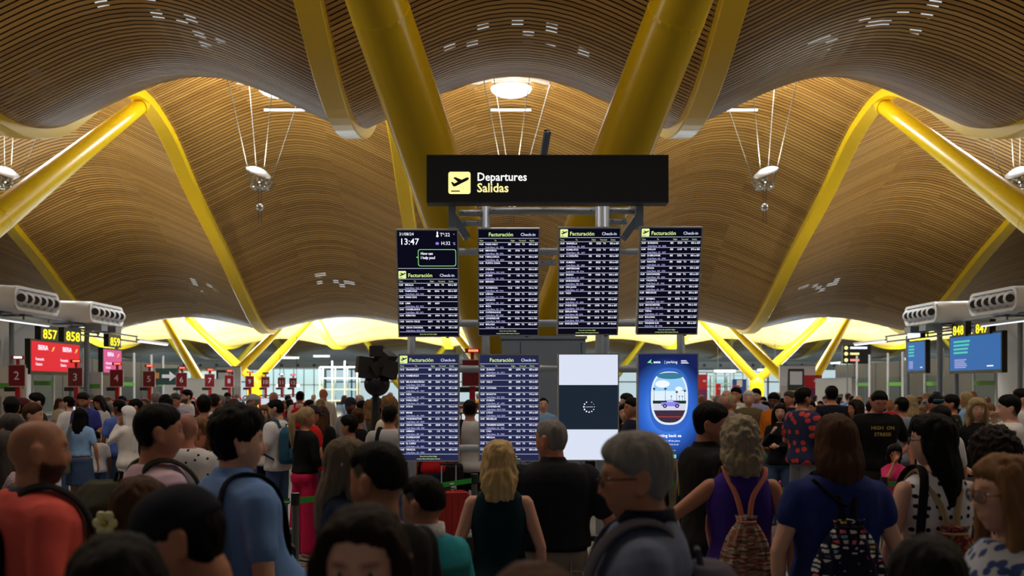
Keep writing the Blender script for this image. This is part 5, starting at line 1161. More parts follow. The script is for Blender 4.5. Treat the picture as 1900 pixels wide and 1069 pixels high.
def backpack(root, m, label, w=0.15, h=0.46, d=0.17, zt=1.42, straps=True, m2=None, yb=-0.125):
    e = worn(root, 'backpack'); mb = MB(); z0 = zt-h
    mb.loft([ring(0, yb-d*0.45, z0, w*0.88, d*0.42, 24, 3.2), ring(0, yb-d*0.5, z0+0.05, w*1.04, d*0.52, 24, 3.2), ring(0, yb-d*0.5, z0+h*0.5, w*1.04, d*0.54, 24, 3.2), ring(0, yb-d*0.45, z0+h*0.85, w*0.94, d*0.46, 24, 3.0), ring(0, yb-d*0.36, zt, w*0.55, d*0.28, 24, 2.4)])
    me = solid(mb, 0.012, 4); wrinkle(me, 0.009, 8, 3); link('bag', me, m, e)
    mb = MB(); mb.loft([ring(0, yb-d*1.0, z0+0.04, w*0.75, 0.03, 20, 3), ring(0, yb-d*1.04, z0+0.08, w*0.80, 0.045, 20, 3), ring(0, yb-d*1.0, z0+h*0.42, w*0.78, 0.04, 20, 3), ring(0, yb-d*0.96, z0+h*0.48, w*0.6, 0.02, 20, 3)]); link('pocket', solid(mb, 0.012, 3), m2 or m, e)
    MB().tube([(-0.03, yb-0.05, zt-0.01), (-0.03, yb-0.04, zt+0.035), (0.03, yb-0.04, zt+0.035), (0.03, yb-0.05, zt-0.01)], 0.009, 8).build('handle', m2 or m, e)
    if straps:
        k = fitk(root)
        for s in (-1, 1): strap(e, [(s*0.085, yb+0.0, 1.37), (s*0.095, yb+0.05, 1.462), (s*0.112, 0.02, 1.478), (s*0.132*k, 0.110*k, 1.40), (s*0.155*k, 0.155*k, 1.25), (s*0.205*k, 0.09*k, 1.12), (s*0.17*k, yb+0.03, z0+0.06)], m2 or m, 0.030)
    tag(e, label, 'backpack', 'backpacks'); return e
def drawbag(root, m, ms, label, w=0.155, zt=1.30, h=0.40, straps=((0.10, 1.455), (0.10, 1.455)), yb=-0.13):
    e = worn(root, 'drawstring_backpack'); R = []; n = 48
    for t, k in ((0, 0.80), (0.04, 0.96), (0.15, 1.06), (0.35, 1.06), (0.55, 0.93), (0.72, 0.74), (0.85, 0.52), (0.93, 0.34), (1.0, 0.42)):
        am = 0.018+0.10*t; R.append([(w*k*math.cos(2*PI*i/n)*(1+am*math.sin(i*2*PI*11/n)), yb-0.055+0.075*(k**0.8)*math.sin(2*PI*i/n)*(1+am*math.sin(i*2*PI*11/n+1)), zt-h+h*t+0.006*math.sin(i*1.7)*(t == 1.0)) for i in range(n)])
    MB().loft(R).build('bag', m, e, smooth=True); MB().tube([(w*0.36*math.cos(a), yb-0.055+0.045*math.sin(a), zt-h*0.07) for a in np.linspace(0, 2*PI, 20)], 0.006, 6).build('drawcord', ms, e)
    for s, (sx, sz) in zip((-1, 1), straps): strap(e, [(s*0.02, yb-0.04, zt-0.02), (s*0.045, yb-0.01, zt+0.07), (s*sx*0.9, yb+0.045, sz-0.03), (s*sx, -0.02, sz+0.018), (s*sx*1.1, 0.10, sz-0.08), (s*0.175, 0.07, 1.15), (s*w*0.9, yb-0.02, zt-h+0.03)], ms, 0.015)
    tag(e, label, 'backpack', 'drawstring backpacks'); return e
def sidebag_strap(root, m, label, s=1, bag=True):
    e = worn(root, 'shoulder_bag'); k = fitk(root); strap(e, [(s*0.16, 0.10*k, 0.98), (s*0.15, 0.130*k, 1.20), (s*0.115, 0.10*k, 1.40), (s*0.10, -0.01, 1.476), (s*0.115, -0.105*k, 1.42), (s*0.15, -0.135*k, 1.22), (s*0.17, -0.15*k, 0.98)], m, 0.024)
    if bag: link('bag', solid(MB().loft([ring(s*0.20, -0.19*k, 0.74, 0.12, 0.05, 20, 3), ring(s*0.20, -0.19*k, 0.78, 0.13, 0.06, 20, 3), ring(s*0.195, -0.185*k, 0.95, 0.12, 0.05, 20, 3), ring(s*0.19, -0.18*k, 0.99, 0.10, 0.02, 20, 3)]), 0.012, 3), m, e)
    tag(e, label, 'bag', 'shoulder bags'); return e
V1, V2, V3 = 0.0100, 0.0180, 0.026
M_FRAME = mat('glasses_dark', (0.02, 0.018, 0.02), rough=0.3); M_FRAMER = mat('glasses_red', srgb(90, 30, 30), rough=0.3)
CAST = []; FIT = {}
def P_(kw, *a, **k): A = make_person(**kw); r = spawn(A, 'person', *a, **k); CAST.append((r[0].location.x, r[0].location.y)); FIT[r[0].name] = kw.get('build', 1.0)+kw.get('belly', 0)*0.35+kw.get('loose', 0)*2; return r[0], r[1], A
# ---------- nearest row
g, q, A = P_(dict(sex='m', hair='bald', buzz=0.3, beard=0.95, recede=0.01, top='shirt', sleeve='long', build=1.08, voxel=V1, loose=0.006, collar=False, arms=('relax', 'relax'), eyes=True, head=(-6, 0)), 70, 782, 3.7, -52, skin_mat('tan', 'darkbrown', 1), None, {'top': C('coral', 222, 92, 84), 'bottom': NAVY, 'topname': 'sweater'}, 'bald bearded man in coral sweater with black backpack at the left edge')
MB().loft([ring(0, -0.018, 1.45+NZ, 0.084, 0.080, 20), ring(0, -0.020, 1.478+NZ, 0.072, 0.074, 20)]).build('undershirt_collar', C('slate', 88, 96, 108), g, smooth=True); backpack(g, DARK, 'black backpack on the man in the coral sweater')
g, q, A = P_(dict(sex='m', hair='crop', top='tee', sleeve='short', build=1.06, voxel=V1, arms=('relax', 'relax'), head=(-8, 0)), 293, 750, 4.6, -52, skin_mat('tan', 'black'), hair_mat('black'), {'top': C('palepink', 214, 186, 206), 'bottom': NAVY}, 'black-haired man in pale pink t-shirt carrying an olive backpack'); backpack(g, C('olive', 52, 54, 40), 'large olive green backpack on the man in pale pink', w=0.19, h=0.60, d=0.26, zt=1.44, m2=C('olivedark', 34, 36, 28))
g, q, A = P_(dict(sex='m', hair='thick', top='shirt', sleeve='short', build=1.12, belly=0.13, voxel=V1, collar=True, arms=('relax', 'down'), head=(-14, 0), eyes=True), 440, 752, 4.2, -48, skin_mat('fair', 'black'), hair_mat('black'), {'top': C('skyblue', 112, 152, 214), 'bottom': NAVY, 'topname': 'polo_shirt'}, 'heavy man in light blue polo shirt with thick black hair'); sidebag_strap(g, DARK, 'black shoulder bag with strap over the light blue polo shirt')
g, q, A = P_(dict(sex='m', hair='cap', top='tee', sleeve='short', voxel=V1, eyes=True, head=(8, 24)), 372, 888, 2.3, 84, skin_mat('tan', 'black'), hair_mat('black'), {'top': C('darknavy', 14, 18, 40), 'bottom': DARK, 'cap': C('capnavy', 18, 22, 36)}, 'man in dark navy baseball cap looking down to the left')
g, q, A = P_(dict(sex='f', hair='long', hairlen=0.28, voxel=V1, top='tee', sleeve='short'), 258, 884, 3.3, -6, skin_mat('fair', 'brown'), hair_mat('brown'), {'top': DARK, 'bottom': JEAN}, 'brown-haired woman with a pale yellow flower hair clip, seen from behind')
fl = worn(g, 'flower_clip'); mc = mat('petal_yellow', srgb(226, 222, 160), rough=0.5)
for i in range(6): a = i*PI/3; MB().ball((-0.062+0.028*math.cos(a), -0.128, 1.625+0.028*math.sin(a)), (0.019, 0.009, 0.019), 10, 6).build('petal', mc, fl, smooth=True)
MB().ball((-0.062, -0.137, 1.625), 0.012, 8, 6).build('flower_centre', mat('petal_gold', srgb(190, 160, 60)), fl); tag(fl, 'pale yellow flower hair clip in brown hair', 'hair clip')
P_(dict(sex='f', hair='bob', hairlen=0.2, voxel=V1, top='tee'), 215, 992, 1.85, 8, skin_mat('tan', 'black'), hair_mat('black'), {'top': DARK, 'bottom': DARK}, 'black-haired head cut by the bottom edge at left, nearest of all there')
P_(dict(sex='f', hair='long', hairlen=0.36, voxel=0.0075, top='tee', sleeve='short', eyes=True, recede=0.022, head=(6, 6)), 678, 932, 2.05, 168, skin_mat('fair', 'brown'), hair_mat('darkbrown'), {'top': DARK, 'bottom': JEAN}, 'young woman with long parted brown hair facing the camera at bottom')
P_(dict(sex='m', hair='fade', buzz=0.72, voxel=V1, top='tee', eyes=True, beard=0.3, head=(10, 0)), 702, 820, 3.3, 48, skin_mat('olive', 'black'), hair_mat('black'), {'top': DARK, 'bottom': DARK}, 'man with faded black haircut seen from behind, blurred, left of screens')
A = make_person(sex='m', hair='fade', buzz=0.6, voxel=V1, top='jacket', sleeve='long', collar=True, head=(20, 0)); g, q = spawn(A, 'person', 786, 882, 4.0, 40, skin_mat('olive', 'black'), hair_mat('black'), {'top': C('turquoise', 40, 150, 165), 'bottom': NAVY, 'topname': 'jacket'}, 'short-haired boy in turquoise and yellow jacket with white collar'); CAST.append((g.location.x, 4.0))
for (z0, z1, nm, col) in ((1.20, 1.30, 'yellow_band', C('lemon', 216, 206, 120)), (1.30, 1.385, 'teal_band', C('teal', 18, 98, 100))):
    Tm_ = np.array(TORSO['m']); R = [ring(0, float(np.interp(z, Tm_[:, 0], Tm_[:, 3])), z, float(np.interp(z, Tm_[:, 0], Tm_[:, 1]))+0.040, float(np.interp(z, Tm_[:, 0], Tm_[:, 2]))+0.038, 24, 2.3) for z in np.linspace(z0, z1, 4)]; MB().loft(R).build(nm, col, g, smooth=True)
MB().loft([ring(0, -0.018, 1.455+NZ, 0.092, 0.090, 20), ring(0, -0.020, 1.52+NZ, 0.082, 0.084, 20)]).build('white_collar', WHITEC, g, smooth=True)
g, q, A = P_(dict(sex='f', hair='long', hairlen=0.30, recede=0.02, voxel=V1, top='jacket', sleeve='long', eyes=True, head=(-8, 6), collar=True), 637, 812, 4.7, -70, skin_mat('fair', 'brown'), hair_mat('ashbrown'), {'top': C('denim', 30, 42, 70), 'bottom': JEAN, 'topname': 'denim_jacket'}, 'woman with long ash brown hair in dark denim jacket looking right'); MB().ball((0.0785, -0.01, 1.592), 0.006, 8, 6).build('earring', M_WHITE, g)
g, q, A = P_(dict(sex='f', hair='wavy', hairlen=0.20, voxel=V1, top='tank', sleeve='none', build=1.1, arms=('down', 'down'), neckdrop=0.005, hem=0.80), 926, 817, 5.6, 0, skin_mat('fair', 'lightbrown'), hair_mat('blonde'), {'top': C('darkteal', 10, 42, 50), 'bottom': DARK, 'topname': 'sleeveless_top'}, 'blonde wavy-haired woman in dark teal sleeveless top before the screens')
g, q, A = P_(dict(sex='m', hair='thin', buzz=0.15, recede=0.03, voxel=V1, top='shirt', sleeve='short', build=1.16, belly=0.04, collar=True, arms=('down', ((0.30, -0.0, 1.14), (0.315, 0.16, 0.93))), head=(48, 4), hem=1.0, eyes=True, loose=0.006), 1027, 779, 5.9, 0, skin_mat('ruddy', 'grey'), hair_mat('grey'), {'top': C('charcoal', 34, 36, 44), 'bottom': C('taupe', 140, 128, 118), 'topname': 'polo_shirt'}, 'grey-haired man in black polo and taupe trousers reading the screens')
MB().loft([ring(0, 0, 0.985, 0.205, 0.145, 26, 2.3), ring(0, 0, 1.015, 0.205, 0.145, 26, 2.3)]).build('belt', DARK, g, smooth=True)
g, q, A = P_(dict(sex='m', hair='short', voxel=0.0075, top='shirt', sleeve='short', collar=True, build=1.08, eyes=True, beard=0.12, head=(0, 4), arms=('relax', 'relax')), 1188, 803, 2.95, 82, skin_mat('tan', 'grey'), hair_mat('grey'), {'top': C('greyblue', 100, 112, 138), 'bottom': NAVY, 'topname': 'polo_shirt'}, 'grey-haired man with glasses in grey blue polo walking left'); glasses(g, A['HM'], M_FRAME); backpack(g, C('greyviolet', 74, 72, 86), 'grey violet backpack on the man with glasses', w=0.16, h=0.50, d=0.20, zt=1.40)
MB().loft([ring(0, -0.018, 1.455+NZ, 0.090, 0.088, 20), ring(0, -0.020, 1.51+NZ, 0.078, 0.080, 20)]).build('navy_collar', C('darknavy', 14, 18, 40), g, smooth=True)
g, q, A = P_(dict(sex='m', hair='short', buzz=0.2, voxel=V1, top='jacket', sleeve='long', collar=True, build=1.08, eyes=True, beard=0.25, head=(-25, 6)), 1314, 747, 6.2, -75, skin_mat('tan', 'darkgrey'), hair_mat('black'), {'top': C('blackjacket', 26, 26, 28), 'bottom': DARK, 'topname': 'jacket'}, 'dark-haired man in black jacket with yellow piping beside the parking advert')
strap(g, [(-0.10, -0.075, 1.462), (-0.13, -0.10, 1.40), (-0.15, -0.12, 1.30), (-0.155, -0.12, 1.2)], C('mustard', 180, 150, 50), 0.007, 'piping')
g, q, A = P_(dict(sex='f', hair='curly', hairlen=0.155, voxel=V1, top='tank', sleeve='none', build=1.14, arms=('out', ((0.26, -0.03, 1.13), (0.30, 0.10, 0.90))), hem=0.82), 1374, 772, 5.5, -4, skin_mat('tan', 'lightbrown'), hair_mat('sandgrey'), {'top': C('purple', 62, 40, 138), 'bottom': NAVY, 'topname': 'sleeveless_top'}, 'curly grey-blonde woman in purple sleeveless top with patterned bag')
drawbag(g, collage('ethnic', srgb(120, 84, 70), [srgb(186, 164, 142), srgb(170, 140, 118), srgb(134, 66, 60), srgb(196, 178, 158), srgb(80, 74, 72), srgb(168, 110, 96), srgb(150, 140, 130)], 40, 0.8, 0.06, (0.5, 0.3, 2.4)), C('salmon', 206, 128, 112), 'beige and red patterned drawstring bag with salmon straps', w=0.135, zt=1.26, h=0.42, straps=((0.10, 1.455), (0.13, 1.45)))
br = worn(g, 'bracelet'); MB().tube([(0.298+0.032*math.cos(a), 0.085+0.030*math.sin(a), 0.925+0.004*math.sin(a)) for a in np.linspace(0, 2*PI, 18)], 0.005, 6).build('band', M_SILVER, br); tag(br, 'silver bracelet on the right wrist of the purple top woman', 'bracelet')
g, q, A = P_(dict(sex='f', hair='bob', hairlen=0.175, voxel=V1, top='tee', sleeve='cap', build=1.22, arms=('down', 'down'), loose=0.012, hem=0.80), 1551, 769, 4.8, 0, skin_mat('fair', 'brown'), hair_mat('brown'), {'top': C('royalblue', 30, 46, 110), 'bottom': NAVY, 'topname': 't_shirt'}, 'brown-haired woman in royal blue t-shirt with navy collage bag')
drawbag(g, collage('collage_navy', (0.006, 0.008, 0.03), [srgb(225, 225, 225), srgb(220, 110, 135), srgb(120, 170, 185), srgb(200, 200, 205), srgb(14, 18, 40), srgb(215, 180, 60), srgb(190, 195, 200), srgb(70, 80, 110), srgb(215, 215, 220), srgb(170, 70, 90)], 30, 0.35, 0.20, (0.8, 0.3, 1.5)), DARK, 'navy drawstring bag printed with small colourful labels', w=0.168, zt=1.30, h=0.44, straps=((0.11, 1.45), (0.11, 1.45)))
strap(g, [(0.15, 0.02, 1.40), (0.0, -0.14, 1.33), (-0.16, -0.15, 1.44)], DARK, 0.03, 'dark_strap')
g, q, A = P_(dict(sex='f', hair='bob', hairlen=0.30, voxel=V1, top='dress', sleeve='none', build=1.1, eyes=True, head=(52, 2), hem=0.62, arms=('relax', 'relax')), 1735, 767, 5.0, 4, skin_mat('fair', 'black'), hair_mat('black'), {'top': cloth('polka', srgb(218, 218, 224), 'dots', c2=srgb(20, 24, 50), scale=19, r=0.21), 'bottom': NAVY, 'topname': 'polka_dot_dress'}, 'black-haired woman with glasses in white polka dot dress')
glasses(g, A['HM'], M_FRAME, 0.024); MB().ball((0, 0, 0), 0.006, 8, 6).build('earring', M_WHITE, g).matrix_local = A['HM'] @ Matrix.Translation((0.085, -0.012, -0.045))
drawbag(g, collage('paisley', srgb(60, 30, 24), [srgb(178, 92, 52), srgb(150, 60, 44), srgb(70, 120, 110), srgb(190, 120, 70), srgb(120, 50, 60), srgb(160, 110, 90)], 46, 1.0, 0.05), C('beige', 160, 142, 108), 'orange paisley drawstring bag with beige straps', w=0.165, zt=1.24, h=0.44, straps=((0.11, 1.44), (0.10, 1.44))); sidebag_strap(g, DARK, 'black crossbody strap over the polka dot dress', s=-1, bag=False)
P_(dict(sex='f', hair='afro', hairlen=0.12, voxel=V1, top='tank', sleeve='none', build=1.0), 1846, 792, 5.2, -8, skin_mat('tan', 'darkbrown'), hair_mat('darkbrown'), {'top': C('vestnavy', 30, 38, 52), 'bottom': DARK}, 'person with short dark curly hair in navy vest, seen from behind')
g, q, A = P_(dict(sex='f', hair='long', hairlen=0.26, voxel=0.0075, top='jacket', sleeve='long', eyes=True, head=(8, 2)), 1868, 842, 3.2, 84, skin_mat('fair', 'lightbrown'), hair_mat('lightbrown'), {'top': cloth('bluewhite', srgb(170, 176, 190), 'floral', c2=srgb(50, 70, 120), scale=24, r=0.33), 'bottom': NAVY, 'topname': 'blouse'}, 'light brown haired woman with red glasses at the right edge'); glasses(g, A['HM'], M_FRAMER, 0.027)
P_(dict(sex='f', hair='bob', hairlen=0.22, voxel=V1, top='tee'), 1722, 996, 2.35, -5, skin_mat('tan', 'black'), hair_mat('black'), {'top': DARK, 'bottom': DARK}, 'dark head at the bottom edge in front of the orange paisley bag')
P_(dict(sex='f', hair='bob', hairlen=0.2, voxel=V1, top='tee'), 992, 1048, 1.72, 4, skin_mat('tan', 'brown'), hair_mat('brown'), {'top': DARK, 'bottom': DARK}, 'brown head just showing at the bottom edge below the couple')
# ---------- middle distance
g, q, A = P_(dict(sex='m', hair='bald', buzz=0.45, recede=0.03, voxel=V2, top='shirt', build=1.1, belly=0.05, hem=0.84), 345, 768, 7.1, 0, skin_mat('ruddy', 'darkgrey'), None, {'top': cloth('birdshirt', srgb(220, 220, 224), 'birds', c2=srgb(26, 36, 60), scale=13, r=0.11), 'bottom': JEAN}, 'bald man in white shirt with small dark birds, arms round his neck')
P_(dict(sex='f', hair='wavy', hairlen=0.26, voxel=V2, top='tee', arms=(((0.16, 0.26, 1.37), (0.02, 0.38, 1.44)), ((0.16, 0.26, 1.36), (0.05, 0.38, 1.40)))), 372, 774, 7.42, 180, skin_mat('ruddy', 'lightbrown'), hair_mat('lightbrown'), {'top': C('rust', 140, 80, 60), 'bottom': JEAN}, 'woman with wavy blonde hair hugging the bald man from the front')
g, q, A = P_(dict(sex='f', hair='pony', hairlen=0.36, voxel=V2, top='tee', sleeve='long', bottom='wide', build=1.08, arms=(((0.33, 0.05, 1.30), (0.14, 0.12, 1.40)), 'front'), head=(-30, 4), hem=0.98, eyes=True), 566, 755, 11.4, -40, skin_mat('tan', 'brown'), hair_mat('ashblonde'), {'top': DARK, 'bottom': C('magenta', 200, 30, 84), 'topname': 'sweater'}, 'ash blonde woman in black sweater and bright pink trousers')
def mid(kw, px, top, D, face, sk, hr, top_c, label, bottom=None, **k):
    kw.setdefault('voxel', V2); hm = None if kw.get('hair') == 'bald' else hair_mat(hr); cols = {'top': top_c, 'bottom': bottom or JEAN}; cols.update(k.get('cols', {})); return P_(kw, px, top, D, face, skin_mat(sk, hr, kw.get('beard', 0)), hm, cols, label, 'people in the queues')
g, q, A = mid(dict(sex='f', hair='long', hairlen=0.36, bottom='skirt', hem=1.0, sleeve='short', build=1.1), 149, 756, 14.5, 0, 'tan', 'black', C('paleblue', 142, 184, 232), 'black-haired woman in pale blue top and denim skirt'); sidebag_strap(g, C('stone', 110, 104, 92), 'stone grey shoulder bag on the pale blue top', s=-1)
mid(dict(sex='m', hair='crop', head=(20, 25)), 181, 799, 15.3, 30, 'brown', 'black', WHITEC, 'small boy in white t-shirt beside the denim skirt')
g, q, A = P_(dict(sex='f', hair='veil', hairlen=0.52, voxel=V2, top='dress', sleeve='long', hem=0.25, arms=('face', 'face'), loose=0.012, bottom='wide'), 238, 753, 14.0, 78, skin_mat('tan', 'black'), C('veilwhite', 232, 232, 236), {'top': C('habitwhite', 224, 222, 222), 'bottom': WHITEC, 'topname': 'habit', 'hair': C('veilwhite', 232, 232, 236)}, 'nun in white veil and habit holding a hand to her face')
mid(dict(sex='m', hair='short', head=(40, 0)), 222, 742, 15.6, 30, 'brown', 'black', C('cornflower', 84, 110, 190), 'man in cornflower blue shirt just beyond the nun')
mid(dict(sex='m', hair='short', head=(-20, 0), eyes=True), 61, 748, 10.6, -60, 'fair', 'brown', WHITEC, 'brown-haired boy in white hoodie looking right, left of the bald head')
mid(dict(sex='m', hair='short', eyes=True), 22, 768, 7.6, 60, 'ruddy', 'darkgrey', C('whitecollar', 210, 212, 216), 'older grey-haired man in white shirt at the left edge')
mid(dict(sex='f', hair='long', hairlen=0.3), 6, 800, 6.6, -10, 'tan', 'darkgrey', cloth('pinkcheck', srgb(206, 186, 196), 'check', c2=srgb(186, 160, 172), scale=60), 'person in pink checked shirt at the left edge behind the coral sweater')
mid(dict(sex='m', hair='cap'), 41, 738, 13.0, -20, 'tan', 'black', C('maroon', 96, 34, 46), 'man in maroon cap and maroon shirt', cols={'cap': C('maroon2', 80, 24, 36)}); mid(dict(sex='m', hair='cap', sleeve='long'), 22, 735, 12.0, 20, 'tan', 'black', C('cream', 208, 200, 182), 'person in black cap and cream hoodie', cols={'cap': DARK})
mid(dict(sex='m', hair='short', eyes=True), 68, 729, 14.0, 120, 'fair', 'black', DARK, 'young black-haired man right of the maroon cap')
mid(dict(sex='m', hair='short', beard=0.8, eyes=True, head=(0, 20), arms=('front', 'front')), 158, 726, 16.5, 170, 'tan', 'darkbrown', C('indigo', 56, 60, 140), 'bearded man with glasses in indigo shirt below the red sign three')
mid(dict(sex='f', hair='long', hairlen=0.3, head=(0, 20), arms=('front', 'front')), 188, 732, 18.2, 150, 'tan', 'darkbrown', C('lightgrey', 190, 190, 196), 'dark-haired woman in light grey top looking down under the red sign four')
mid(dict(sex='m', hair='short', beard=0.5, arms=('cross', 'cross')), 128, 735, 17.5, 70, 'fair', 'black', WHITEC, 'man in white t-shirt with folded arms left of the red sign three')
mid(dict(sex='m', hair='short', head=(0, 20)), 258, 739, 15.0, 90, 'tan', 'black', DARK, 'black-haired man facing left between the nun and the red sign five')
mid(dict(sex='m', hair='thin', recede=0.03), 290, 728, 19.0, 0, 'fair', 'grey', WHITEC, 'grey-haired man in white behind the red sign five')
mid(dict(sex='m', hair='short', beard=0.9, eyes=True, arms=('relax', 'strap')), 347, 723, 20.0, 120, 'fair', 'black', C('offwhite', 206, 208, 212), 'bearded man in off-white t-shirt with backpack straps near the red sign six')
mid(dict(sex='m', hair='short', eyes=True, head=(0, 12)), 327, 729, 18.0, 170, 'ruddy', 'darkgrey', C('lilac', 150, 146, 186), 'grey-haired man with glasses in lilac shirt at the red sign six')
mid(dict(sex='f', hair='curly', hairlen=0.12), 308, 732, 16.0, 10, 'brown', 'black', NAVY, 'person with rounded black hair between the red signs five and six')
g, q, A = mid(dict(sex='m', hair='thick'), 379, 734, 13.5, 12, 'tan', 'black', C('inknavy', 24, 28, 44), 'man with navy backpack and dark t-shirt in the left queue', bottom=DARK); backpack(g, C('packnavy', 38, 46, 66), 'slate navy backpack in the left queue')
mid(dict(sex='m', hair='short', sleeve='long'), 397, 731, 15.5, 0, 'tan', 'darkbrown', cloth('paleflower', srgb(196, 196, 216), 'floral', c2=srgb(90, 96, 140), scale=14, r=0.3), 'man in pale flowered long-sleeved shirt')
mid(dict(sex='m', hair='thin', recede=0.05, eyes=True), 408, 733, 18.5, 110, 'ruddy', 'grey', NAVY, 'balding man with glasses below the red sign eight'); mid(dict(sex='f', hair='bun'), 434, 739, 15.0, 40, 'tan', 'brown', C('ecru', 190, 182, 176), 'woman with curly brown bun in ecru top')
mid(dict(sex='m', hair='cap', eyes=True), 469, 731, 17.0, 100, 'ruddy', 'grey', C('sage', 118, 124, 108), 'man in pale grey flat cap and sage shirt', cols={'cap': C('capgrey', 160, 164, 170)})
g, q, A = mid(dict(sex='m', hair='crop', head=(20, 8), arms=('front', 'front')), 515, 741, 12.6, 60, 'fair', 'black', WHITEC, 'man in white polo with a teal backpack facing left'); backpack(g, C('packteal', 40, 84, 110), 'teal backpack on the man in white polo')
g, q, A = mid(dict(sex='f', hair='wavy', hairlen=0.3, eyes=True, arms=('front', 'front')), 496, 750, 14.0, 150, 'fair', 'lightbrown', C('cream2', 220, 214, 206), 'light-haired woman in cream shirt with red lanyard', bottom=DARK); strap(g, [(-0.05, 0.03, 1.47), (-0.035, 0.125, 1.36), (0, 0.150, 1.18), (0.035, 0.125, 1.36), (0.05, 0.03, 1.47)], C('red', 200, 30, 34), 0.008, 'lanyard')
g, q, A = mid(dict(sex='m', hair='crop'), 557, 726, 22.0, 0, 'tan', 'black', WHITEC, 'man in white t-shirt with bright red backpack in mid queue'); backpack(g, C('packred', 206, 32, 38), 'bright red backpack on a white t-shirt')
mid(dict(sex='m', hair='bald', sleeve='long', build=1.05), 600, 722, 22.0, 40, 'ruddy', 'brown', WHITEC, 'tall bald man in white long-sleeved shirt'); mid(dict(sex='m', hair='bald', buzz=0.2, eyes=True), 508, 728, 21.0, 150, 'ruddy', 'grey', C('red', 200, 30, 34), 'bald man in red shirt by the red sign eleven')
g, q, A = mid(dict(sex='f', hair='cap', head=(-10, 10)), 577, 751, 13.0, -40, 'tan', 'darkbrown', C('red2', 190, 26, 30), 'woman in dark cap and red top beyond the pink trousers', cols={'cap': C('capdark', 44, 42, 50)}); mid(dict(sex='f', hair='long', hairlen=0.36), 597, 752, 14.5, 0, 'tan', 'brown', DARK, 'woman with long brown hair in black behind the dark cap')
mid(dict(sex='m', hair='cap', beard=0.9, eyes=True), 650, 737, 15.5, 160, 'olive', 'black', C('ashgrey', 142, 146, 156), 'bearded man in dark cap and ash grey shirt left of the sculpture', cols={'cap': C('capslate', 40, 44, 56)})
mid(dict(sex='m', hair='thick', eyes=True, arms=('front', 'front')), 648, 770, 11.2, 70, 'tan', 'black', DARK, 'boy with thick black hair in black facing left'); mid(dict(sex='f', hair='bun', sleeve='none', top='tank'), 664, 757, 12.6, 20, 'tan', 'brown', DARK, 'woman with auburn bun in black tank top')
mid(dict(sex='m', hair='thin', recede=0.02, eyes=True), 667, 733, 20.0, 150, 'ruddy', 'white', C('kellygreen', 40, 140, 70), 'white-haired man with green shirt below the sculpture'); mid(dict(sex='f', hair='wavy', hairlen=0.26), 686, 741, 16.5, 0, 'fair', 'lightbrown', C('moss', 70, 76, 60), 'woman with golden brown hair in moss green')
mid(dict(sex='f', hair='wavy', hairlen=0.3, head=(20, 0)), 722, 733, 13.5, 40, 'tan', 'lightbrown', C('ivory', 214, 206, 188), 'woman with ivory shawl just left of the screens', bottom=DARK)
g, q, A = mid(dict(sex='m', hair='crop', build=1.08), 723, 752, 10.9, 0, 'tan', 'black', C('silver', 178, 178, 182), 'man in silver grey t-shirt with black strap left of the screens'); sidebag_strap(g, DARK, 'black strap bag left of the screens', s=-1)
g, q, A = mid(dict(sex='m', hair='crop', build=1.06), 872, 742, 12.4, 0, 'tan', 'black', C('silver2', 188, 188, 190), 'man in pale t-shirt seen between two screen columns', bottom=DARK); sidebag_strap(g, DARK, 'black strap bag seen between two screen columns', s=-1)
mid(dict(sex='m', hair='short', top='jacket', sleeve='long', eyes=True), 1389, 725, 17.0, 168, 'fair', 'white', C('khakijacket', 96, 88, 64), 'white-haired man with glasses in khaki jacket'); mid(dict(sex='m', hair='short', beard=0.5), 1403, 721, 19.0, 150, 'fair', 'black', C('periwinkle', 150, 156, 200), 'man in periwinkle t-shirt behind the khaki jacket')
mid(dict(sex='m', hair='bald', buzz=0.5), 1342, 736, 13.0, 10, 'ruddy', 'darkgrey', C('slategrey', 90, 98, 112), 'bald man in slate grey shirt behind the curly-haired woman'); mid(dict(sex='m', hair='bald', eyes=True), 1348, 724, 18.0, 170, 'fair', 'grey', WHITEC, 'bald man in white facing the camera right of the parking advert')
mid(dict(sex='m', hair='short', eyes=True), 1366, 718, 18.5, 150, 'tan', 'black', C('mint', 190, 206, 204), 'dark-haired young man in mint t-shirt with backpack straps'); mid(dict(sex='m', hair='short', sleeve='long', head=(20, 10)), 1436, 728, 16.5, 130, 'brown', 'black', C('orange', 214, 118, 30), 'man in bright orange long-sleeved shirt')
mid(dict(sex='f', hair='long', hairlen=0.36, eyes=True, sleeve='long', arms=('cross', 'strap')), 1447, 748, 14.0, 165, 'fair', 'darkbrown', C('black2', 16, 16, 22), 'woman with long dark hair in black with hand on chest', bottom=JEAN)
mid(dict(sex='m', hair='short', eyes=True, bottom='shorts', arms=('front', 'front'), build=1.08, loose=0.008, beard=0.5), 1490, 719, 12.8, -60, 'tan', 'black', cloth('hawaii', srgb(44, 50, 84), 'floral', c2=srgb(196, 70, 60), scale=9, r=0.26), 'man in navy shirt with red flowers and grey shorts', bottom=GREYC)
mid(dict(sex='m', hair='crop', beard=0.9, sleeve='none', top='tank', eyes=True), 1502, 742, 14.6, 150, 'tan', 'black', C('seagreen', 110, 128, 116), 'bearded man in sea green tank top beside the flowered shirt'); mid(dict(sex='m', hair='short', eyes=True), 1465, 726, 17.5, 120, 'ruddy', 'darkgrey', NAVY, 'grey-haired man behind the flowered shirt man')
mid(dict(sex='m', hair='short', build=1.2, arms=('hip', 'hip')), 1543, 716, 15.7, -10, 'tan', 'black', C('deepnavy', 18, 22, 38), 'broad man in deep navy polo with hands on hips'); mid(dict(sex='f', hair='long', hairlen=0.34, eyes=True), 1588, 741, 13.2, 100, 'tan', 'darkbrown', DARK, 'woman with long wavy dark hair left of the STRESS shirt')
